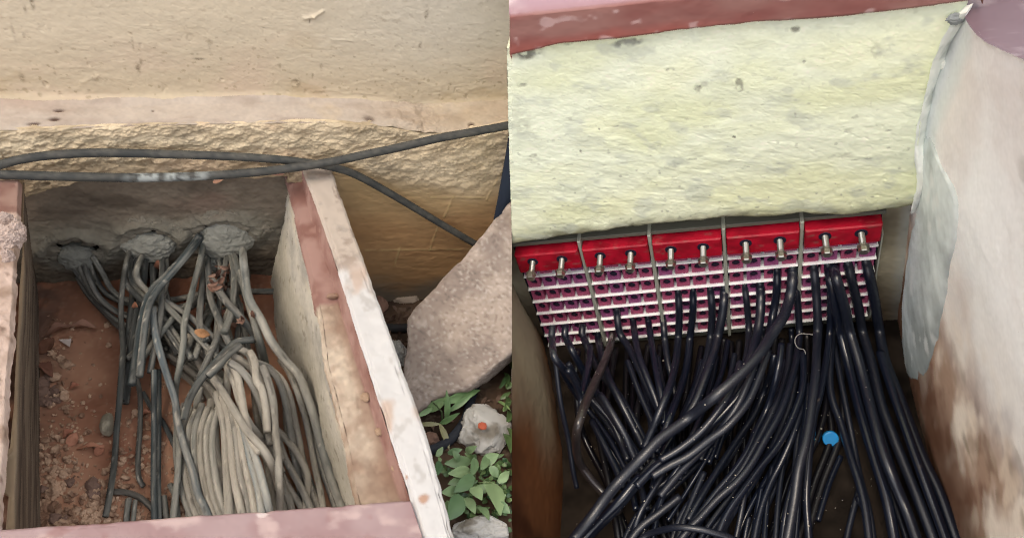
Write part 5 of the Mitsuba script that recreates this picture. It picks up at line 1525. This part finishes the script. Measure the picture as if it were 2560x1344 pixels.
# lowest layer
ur = np.random.default_rng(21)
for i in range(26):
    u0 = 1440 + 26 * i + ur.uniform(-8, 8)
    bend = ur.uniform(-60, 10) if u0 < 1950 else ur.uniform(10, 60)
    u1 = u0 * 0.62 + 1750 * 0.38 + ur.uniform(-70, 70)
    rcable('under', [(u0, 872 - 0.08 * (u0 - 1440) + ur.uniform(0, 20)), (u0 + bend * 0.3, 960), (u0 * 0.8 + u1 * 0.2 + bend, 1080), (u0 * 0.4 + u1 * 0.6 + bend * 0.5, 1220), (u1, 1400), (u1 - 10, 1500)], 10, 0.0)
mid_ = [
    ('lowleft', [(1389, 905), (1401, 1003), (1420, 1093), (1432, 1171), (1442, 1218)], 7),
    ('bay1', [(1379, 838), (1386, 892), (1416, 928), (1448, 966), (1491, 1010), (1530, 1056), (1555, 1110), (1570, 1150)], 9),
    ('bay1', [(1412, 830), (1430, 876), (1458, 928), (1490, 980), (1530, 1040), (1570, 1100), (1600, 1150)], 10),
    ('bay1', [(1455, 826), (1472, 876), (1500, 930), (1545, 985), (1590, 1060), (1615, 1110)], 10),
    ('bay1', [(1493, 826), (1500, 870), (1520, 940), (1552, 1005), (1580, 1060), (1608, 1115)], 10),
    ('lowleft', [(1475, 866), (1474, 900), (1463, 949), (1455, 990)], 9),
    ('lowleft', [(1500, 985), (1514, 1005), (1561, 1085), (1585, 1140), (1610, 1180)], 9),
    ('lowleft', [(1420, 925), (1440, 960), (1452, 1000), (1448, 1040)], 8),
    ('lowleft', [(1480, 1050), (1510, 1110), (1540, 1170), (1560, 1220)], 10),
    ('bay2', [(1541, 772), (1549, 830), (1572, 868), (1600, 925), (1625, 980), (1650, 1030), (1670, 1080)], 10),
    ('bay2', [(1581, 805), (1594, 876), (1615, 937), (1640, 1000), (1660, 1060)], 9),
    ('bay2', [(1619, 800), (1630, 864), (1642, 932), (1655, 1000), (1660, 1060)], 9),
    ('bay2', [(1657, 800), (1662, 850), (1670, 906), (1682, 955), (1690, 1010)], 9),
    ('lowleft', [(1569, 902), (1600, 984), (1627, 1046), (1640, 1080)], 8),
    ('pale', [(1533, 838), (1524, 870), (1503, 921), (1472, 988), (1453, 1038), (1441, 1085), (1445, 1144), (1475, 1194), (1512, 1236), (1550, 1280)], 11),
    ('low', [(1969, 1101), (1953, 1190), (1943, 1288), (1935, 1420)], 8),
    ('low', [(1930, 1163), (1918, 1249), (1911, 1344), (1905, 1450)], 8),
    ('low', [(1903, 1218), (1891, 1288), (1884, 1344), (1878, 1450)], 8),
    ('low', [(1868, 1200), (1853, 1280), (1840, 1344), (1820, 1450)], 8),
    ('low', [(1872, 1292), (1862, 1344), (1850, 1450)], 7),
    ('low', [(1782, 1116), (1751, 1171), (1708, 1241), (1670, 1300)], 6),
    ('low', [(2000, 1038), (1993, 1112), (1986, 1200), (1981, 1268), (1975, 1430)], 9),
    ('low', [(1658, 1183), (1628, 1233), (1600, 1282), (1584, 1330), (1570, 1420)], 8),
    ('low', [(2102, 1140), (2075, 1202), (2056, 1262), (2045, 1300)], 8),
    ('low', [(2150, 1215), (2130, 1288), (2116, 1350), (2100, 1450)], 9),
    ('low', [(2145, 1240), (2170, 1300), (2180, 1440)], 10),
    ('low', [(1700, 1160), (1660, 1230), (1640, 1300), (1625, 1420)], 9),
    ('low', [(1760, 1180), (1730, 1250), (1700, 1330), (1680, 1420)], 9),
    ('low', [(1640, 1150), (1590, 1210), (1540, 1270), (1480, 1330), (1420, 1400)], 13),
    ('low', [(1600, 1190), (1550, 1250), (1500, 1300), (1440, 1370)], 12),
    ('low', [(1700, 1240), (1650, 1280), (1590, 1330), (1540, 1420)], 11),
    ('bay3', [(1695, 724), (1698, 780), (1696, 838), (1690, 900), (1676, 960), (1656, 1012), (1631, 1072), (1610, 1120)], 10),
    ('bay3', [(1733, 722), (1732, 783), (1725, 842), (1718, 905), (1706, 955), (1680, 1027), (1662, 1078), (1640, 1130)], 10),
    ('bay3', [(1775, 720), (1780, 768), (1778, 827), (1768, 890), (1755, 935), (1735, 988), (1712, 1040), (1690, 1080)], 10),
    ('bay3', [(1811, 714), (1809, 762), (1798, 827), (1780, 895), (1762, 945), (1742, 998), (1724, 1030), (1700, 1070)], 12),
    ('low', [(1820, 850), (1812, 900), (1800, 945), (1778, 990), (1760, 1015)], 7),
    ('bay4', [(1861, 706), (1868, 768), (1872, 827), (1868, 880), (1858, 920), (1838, 970), (1800, 1030), (1770, 1060)], 9),
    ('bay4', [(1900, 700), (1902, 753), (1897, 813), (1884, 868), (1868, 912), (1840, 965), (1800, 1015)], 12),
    ('sweep', [(1942, 668), (1942, 723), (1933, 783), (1920, 845), (1895, 915), (1852, 982), (1800, 1040), (1740, 1092), (1690, 1130), (1640, 1165), (1590, 1215)], 11),
    ('sweep', [(1890, 900), (1872, 950), (1845, 1010), (1800, 1075), (1750, 1130), (1700, 1180), (1650, 1240)], 9),
    ('sweep', [(1850, 905), (1835, 960), (1800, 1020), (1755, 1075), (1700, 1120), (1650, 1150)], 9),
    ('sweep', [(1962, 900), (1950, 960), (1925, 1030), (1895, 1095), (1860, 1160), (1815, 1215), (1770, 1270), (1730, 1340)], 9),
    ('sweep', [(1990, 940), (1975, 1010), (1945, 1085), (1915, 1145), (1880, 1195), (1840, 1255), (1800, 1330), (1780, 1400)], 9),
    ('sweep', [(2012, 930), (2008, 1000), (1985, 1080), (1955, 1150), (1925, 1210), (1900, 1280), (1880, 1380)], 9),
    ('sweep', [(2020, 960), (2015, 1040), (2002, 1120), (1985, 1200), (1965, 1280), (1950, 1400)], 9),
    ('sweep', [(1920, 875), (1905, 920), (1880, 984), (1856, 1023), (1817, 1066), (1770, 1101), (1722, 1138), (1674, 1163), (1630, 1190)], 10),
    ('sweep', [(1935, 885), (1928, 930), (1911, 976), (1884, 1038), (1841, 1101), (1801, 1163), (1762, 1226), (1720, 1300)], 9),
    ('sweep', [(1953, 860), (1945, 920), (1920, 1012), (1888, 1081), (1865, 1132), (1830, 1183), (1790, 1230), (1750, 1283), (1700, 1350)], 9),
    ('sweep', [(1975, 860), (1968, 925), (1950, 985), (1922, 1048), (1885, 1118), (1850, 1180), (1810, 1230)], 9),
    ('sweep', [(1989, 700), (1996, 783), (1998, 842), (1990, 900), (1978, 950), (1950, 1030), (1911, 1101), (1880, 1156), (1844, 1202), (1797, 1243), (1752, 1292), (1700, 1350)], 10),
    ('sweep', [(2008, 880), (2008, 949), (1998, 999), (1967, 1073), (1936, 1124), (1897, 1171), (1860, 1222), (1820, 1280), (1790, 1350)], 10),
    ('right', [(2083, 840), (2095, 914), (2112, 1000), (2132, 1100), (2150, 1190), (2175, 1290), (2190, 1420)], 9),
    ('right', [(2085, 770), (2080, 850), (2074, 930), (2079, 992), (2103, 1062), (2126, 1140), (2150, 1215), (2166, 1290), (2180, 1420)], 11),
    ('bay5', [(2076, 690), (2076, 768), (2074, 832), (2064, 910), (2048, 992), (2036, 1035), (2025, 1112), (2020, 1171), (2016, 1249), (2022, 1344), (2025, 1450)], 10),
    ('bay5', [(2034, 672), (2042, 753), (2044, 813), (2041, 887), (2039, 930), (2029, 1015), (2017, 1093), (1997, 1171), (1986, 1249), (1969, 1344), (1950, 1450)], 12),
    ('bay5', [(2164, 672), (2184, 738), (2196, 810), (2213, 900), (2246, 984), (2278, 1070), (2310, 1151), (2349, 1233), (2384, 1330), (2420, 1430)], 15),
    ('bay5', [(2070, 660), (2083, 738), (2096, 798), (2104, 842), (2124, 921), (2147, 1015), (2170, 1093), (2194, 1171), (2217, 1249), (2234, 1335), (2250, 1440)], 14),
    ('bay5', [(2119, 650), (2131, 708), (2146, 768), (2156, 826), (2179, 906), (2203, 1007), (2234, 1093), (2265, 1171), (2296, 1249), (2327, 1330), (2360, 1430)], 14),
    ('bay5', [(2080, 652), (2095, 708), (2112, 768), (2126, 832), (2150, 915), (2180, 1030), (2208, 1132), (2240, 1212), (2271, 1288), (2296, 1360), (2330, 1450)], 14),
    ('right', [(2200, 880), (2232, 980), (2262, 1065), (2292, 1150), (2325, 1240), (2358, 1330), (2390, 1420)], 13),
    ('sweep', [(1982, 662), (1979, 723), (1962, 783), (1930, 836), (1892, 892), (1840, 945), (1778, 998), (1709, 1054), (1652, 1095), (1613, 1134), (1568, 1180), (1522, 1233), (1480, 1290), (1440, 1340), (1400, 1400)], 14),
    ('loop', [(1560, 1400), (1610, 1341), (1662, 1322), (1701, 1317), (1748, 1322), (1790, 1332), (1830, 1346), (1870, 1380)], 9),
]
byk = lambda *ks: [m_ for m_ in mid_ if m_[0] in ks and len(m_[1]) > 4]
xr = np.random.default_rng(77)
extra = []
for ks, kk, num in ((('sweep',), 'sweep', 12), (('bay1', 'bay2'), 'low', 8), (('bay3', 'bay4'), 'low', 8), (('right', 'bay5'), 'right', 6)):
    src = byk(*ks)
    for _ in range(num):
        i_ = int(xr.integers(len(src) - 1))
        A_, B2 = curve(src[i_][1], 9), curve(src[i_ + 1][1], 9)
        if abs(A_[:, 0] - B2[:, 0]).max() > 150: continue
        t_ = xr.uniform(0.3, 0.7)
        M2 = A_ * (1 - t_) + B2 * t_ + np.stack([xr.uniform(-14, 14) + np.linspace(0, 1, 9) * xr.uniform(-30, 30), np.linspace(30, 40, 9)], 1)
        M2 = M2[1:] if kk != 'sweep' else M2
        if kk == 'low': M2 = M2[M2[:, 1] > 880]
        if len(M2) < 3: continue
        extra.append((kk, [tuple(p) for p in M2] + [(2 * M2[-1][0] - M2[-2][0], 2 * M2[-1][1] - M2[-2][1] + 40)], 8))
mid_ = extra + mid_
for kind, pts, rpx in mid_:
    fromframe = pts[0][1] < 850 and rpx != 8 and kind not in ('low', 'right', 'lowleft')
    rcable(kind, pts, rpx, 0.03 if fromframe else 0.0, None, entry=fromframe, tone=(24, 29, 42) if kind != 'pale' else (44, 40, 42), amount=0.14 if kind == 'pale' else 0.0)

kn = {}
for k, kind, pts in rcs:
    kn.setdefault(kind, []).append((k, pts))
baynames = {'bay1': 'first', 'bay2': 'second', 'bay3': 'third', 'bay4': 'fourth', 'bay5': 'fifth'}
for kind, items in kn.items():
    items = sorted(items, key=lambda it: it[1][0][0])
    for i, (k, pts) in enumerate(items):
        if kind in baynames:
            tag(k, f'glossy black cable leaving the {baynames[kind]} bay of the sealing frame, {ORD[i + 1]} from the left', 'cable', 'black cables leaving the sealing frame')
        elif kind == 'sweep':
            tag(k, 'thickest black cable sweeping diagonally over the others to the lower left' if pts[0] == (1982, 662) else f'black cable sweeping down to the left below the fourth bay, {ORD[i + 1]} from the left', 'cable', 'black cables sweeping to the lower left')
        elif kind == 'pale':
            tag(k, 'scuffed greyish cable crossing leftwards below the second bay', 'cable')
        elif kind == 'loop':
            tag(k, 'black cable arching sideways at the very bottom of the pit', 'cable')
        elif kind == 'under':
            tag(k, f'black cable buried underneath the pile in the sealing pit, {ORD[i + 1]} from the left', 'cable', 'black cables buried at the bottom of the pile')
        elif kind == 'right':
            tag(k, f'black cable in the loose strand heading towards the side wall, {ORD[i + 1]} from the left', 'cable', 'black cables heading to the side wall')
        elif kind == 'lowleft':
            tag(k, f'thin black cable hanging below the first two bays, {ORD[i + 1]} from the left', 'cable', 'thin black cables below the first two bays')
        else:
            tag(k, f'black cable low in the middle of the pile, {ORD[i + 1]} from the left', 'cable', 'black cables low in the pile')


def on_pile(place, pile, u, v, off):
    return C + place.ray(u, v) * (pile.t[int(v / 4), int(u / 4)] - off)


th = curve([on_pile(Rt, pr, u, v, 0.004) for u, v in [(2032, 836), (2014, 834), (2000, 834), (1990, 842), (1987, 853), (1992, 866), (2000, 871), (2010, 873), (2014, 884)]], 40)
tm = np.array([Rt.depth(p) for p in th]).min()
th = C + (th - C) * (tm / Rt.depth(th))[:, None]
put(Rt, 'pale_thread', tube(th, 0.0009, 6), M_DUSTY, lambda p: lin(160, 158, 156) + 0 * p)
tag('pale_thread', 'pale thread looped on the black cables below the fifth bay', 'thread')
o = on_pile(Rt, pr, 2077, 1097, 0.006)
nrm = np.array([0.1, -0.75, 0.6]); nrm /= np.linalg.norm(nrm)
put(Rt, 'blue_cap', tube([o - nrm * 0.008, o - nrm * 0.001, o, o + nrm * 0.0002], [0.0165, 0.0165, 0.015, 0.014], 24), M_BLUE, None, smooth=30)
tag('blue_cap', 'round blue plastic cap lying in the gap between black cables', 'cap')
# chips and dust bits among the cables
pts, sz = [], []
cr = np.random.default_rng(33)
for i in range(210):
    u, v = cr.uniform(1430, 2180), cr.uniform(900, 1335)
    pts.append(on_pile(Rt, pr, u, v, 0.0005)); sz.append(cr.choice([0.0007, 0.0010, 0.0018], p=[.6, .3, .1]))
chunks(Rt, 'dust_debris', pts, sz, 34, lambda p: lin(196, 186, 172, 0.85) + 0 * p)
tag('dust_debris', 'pale crumbs of plaster fallen among the black cables', kind='stuff')
for key in [k for k in labels if k not in scene and not any(s.startswith(k + '__') for s in scene)]:
    del labels[key]
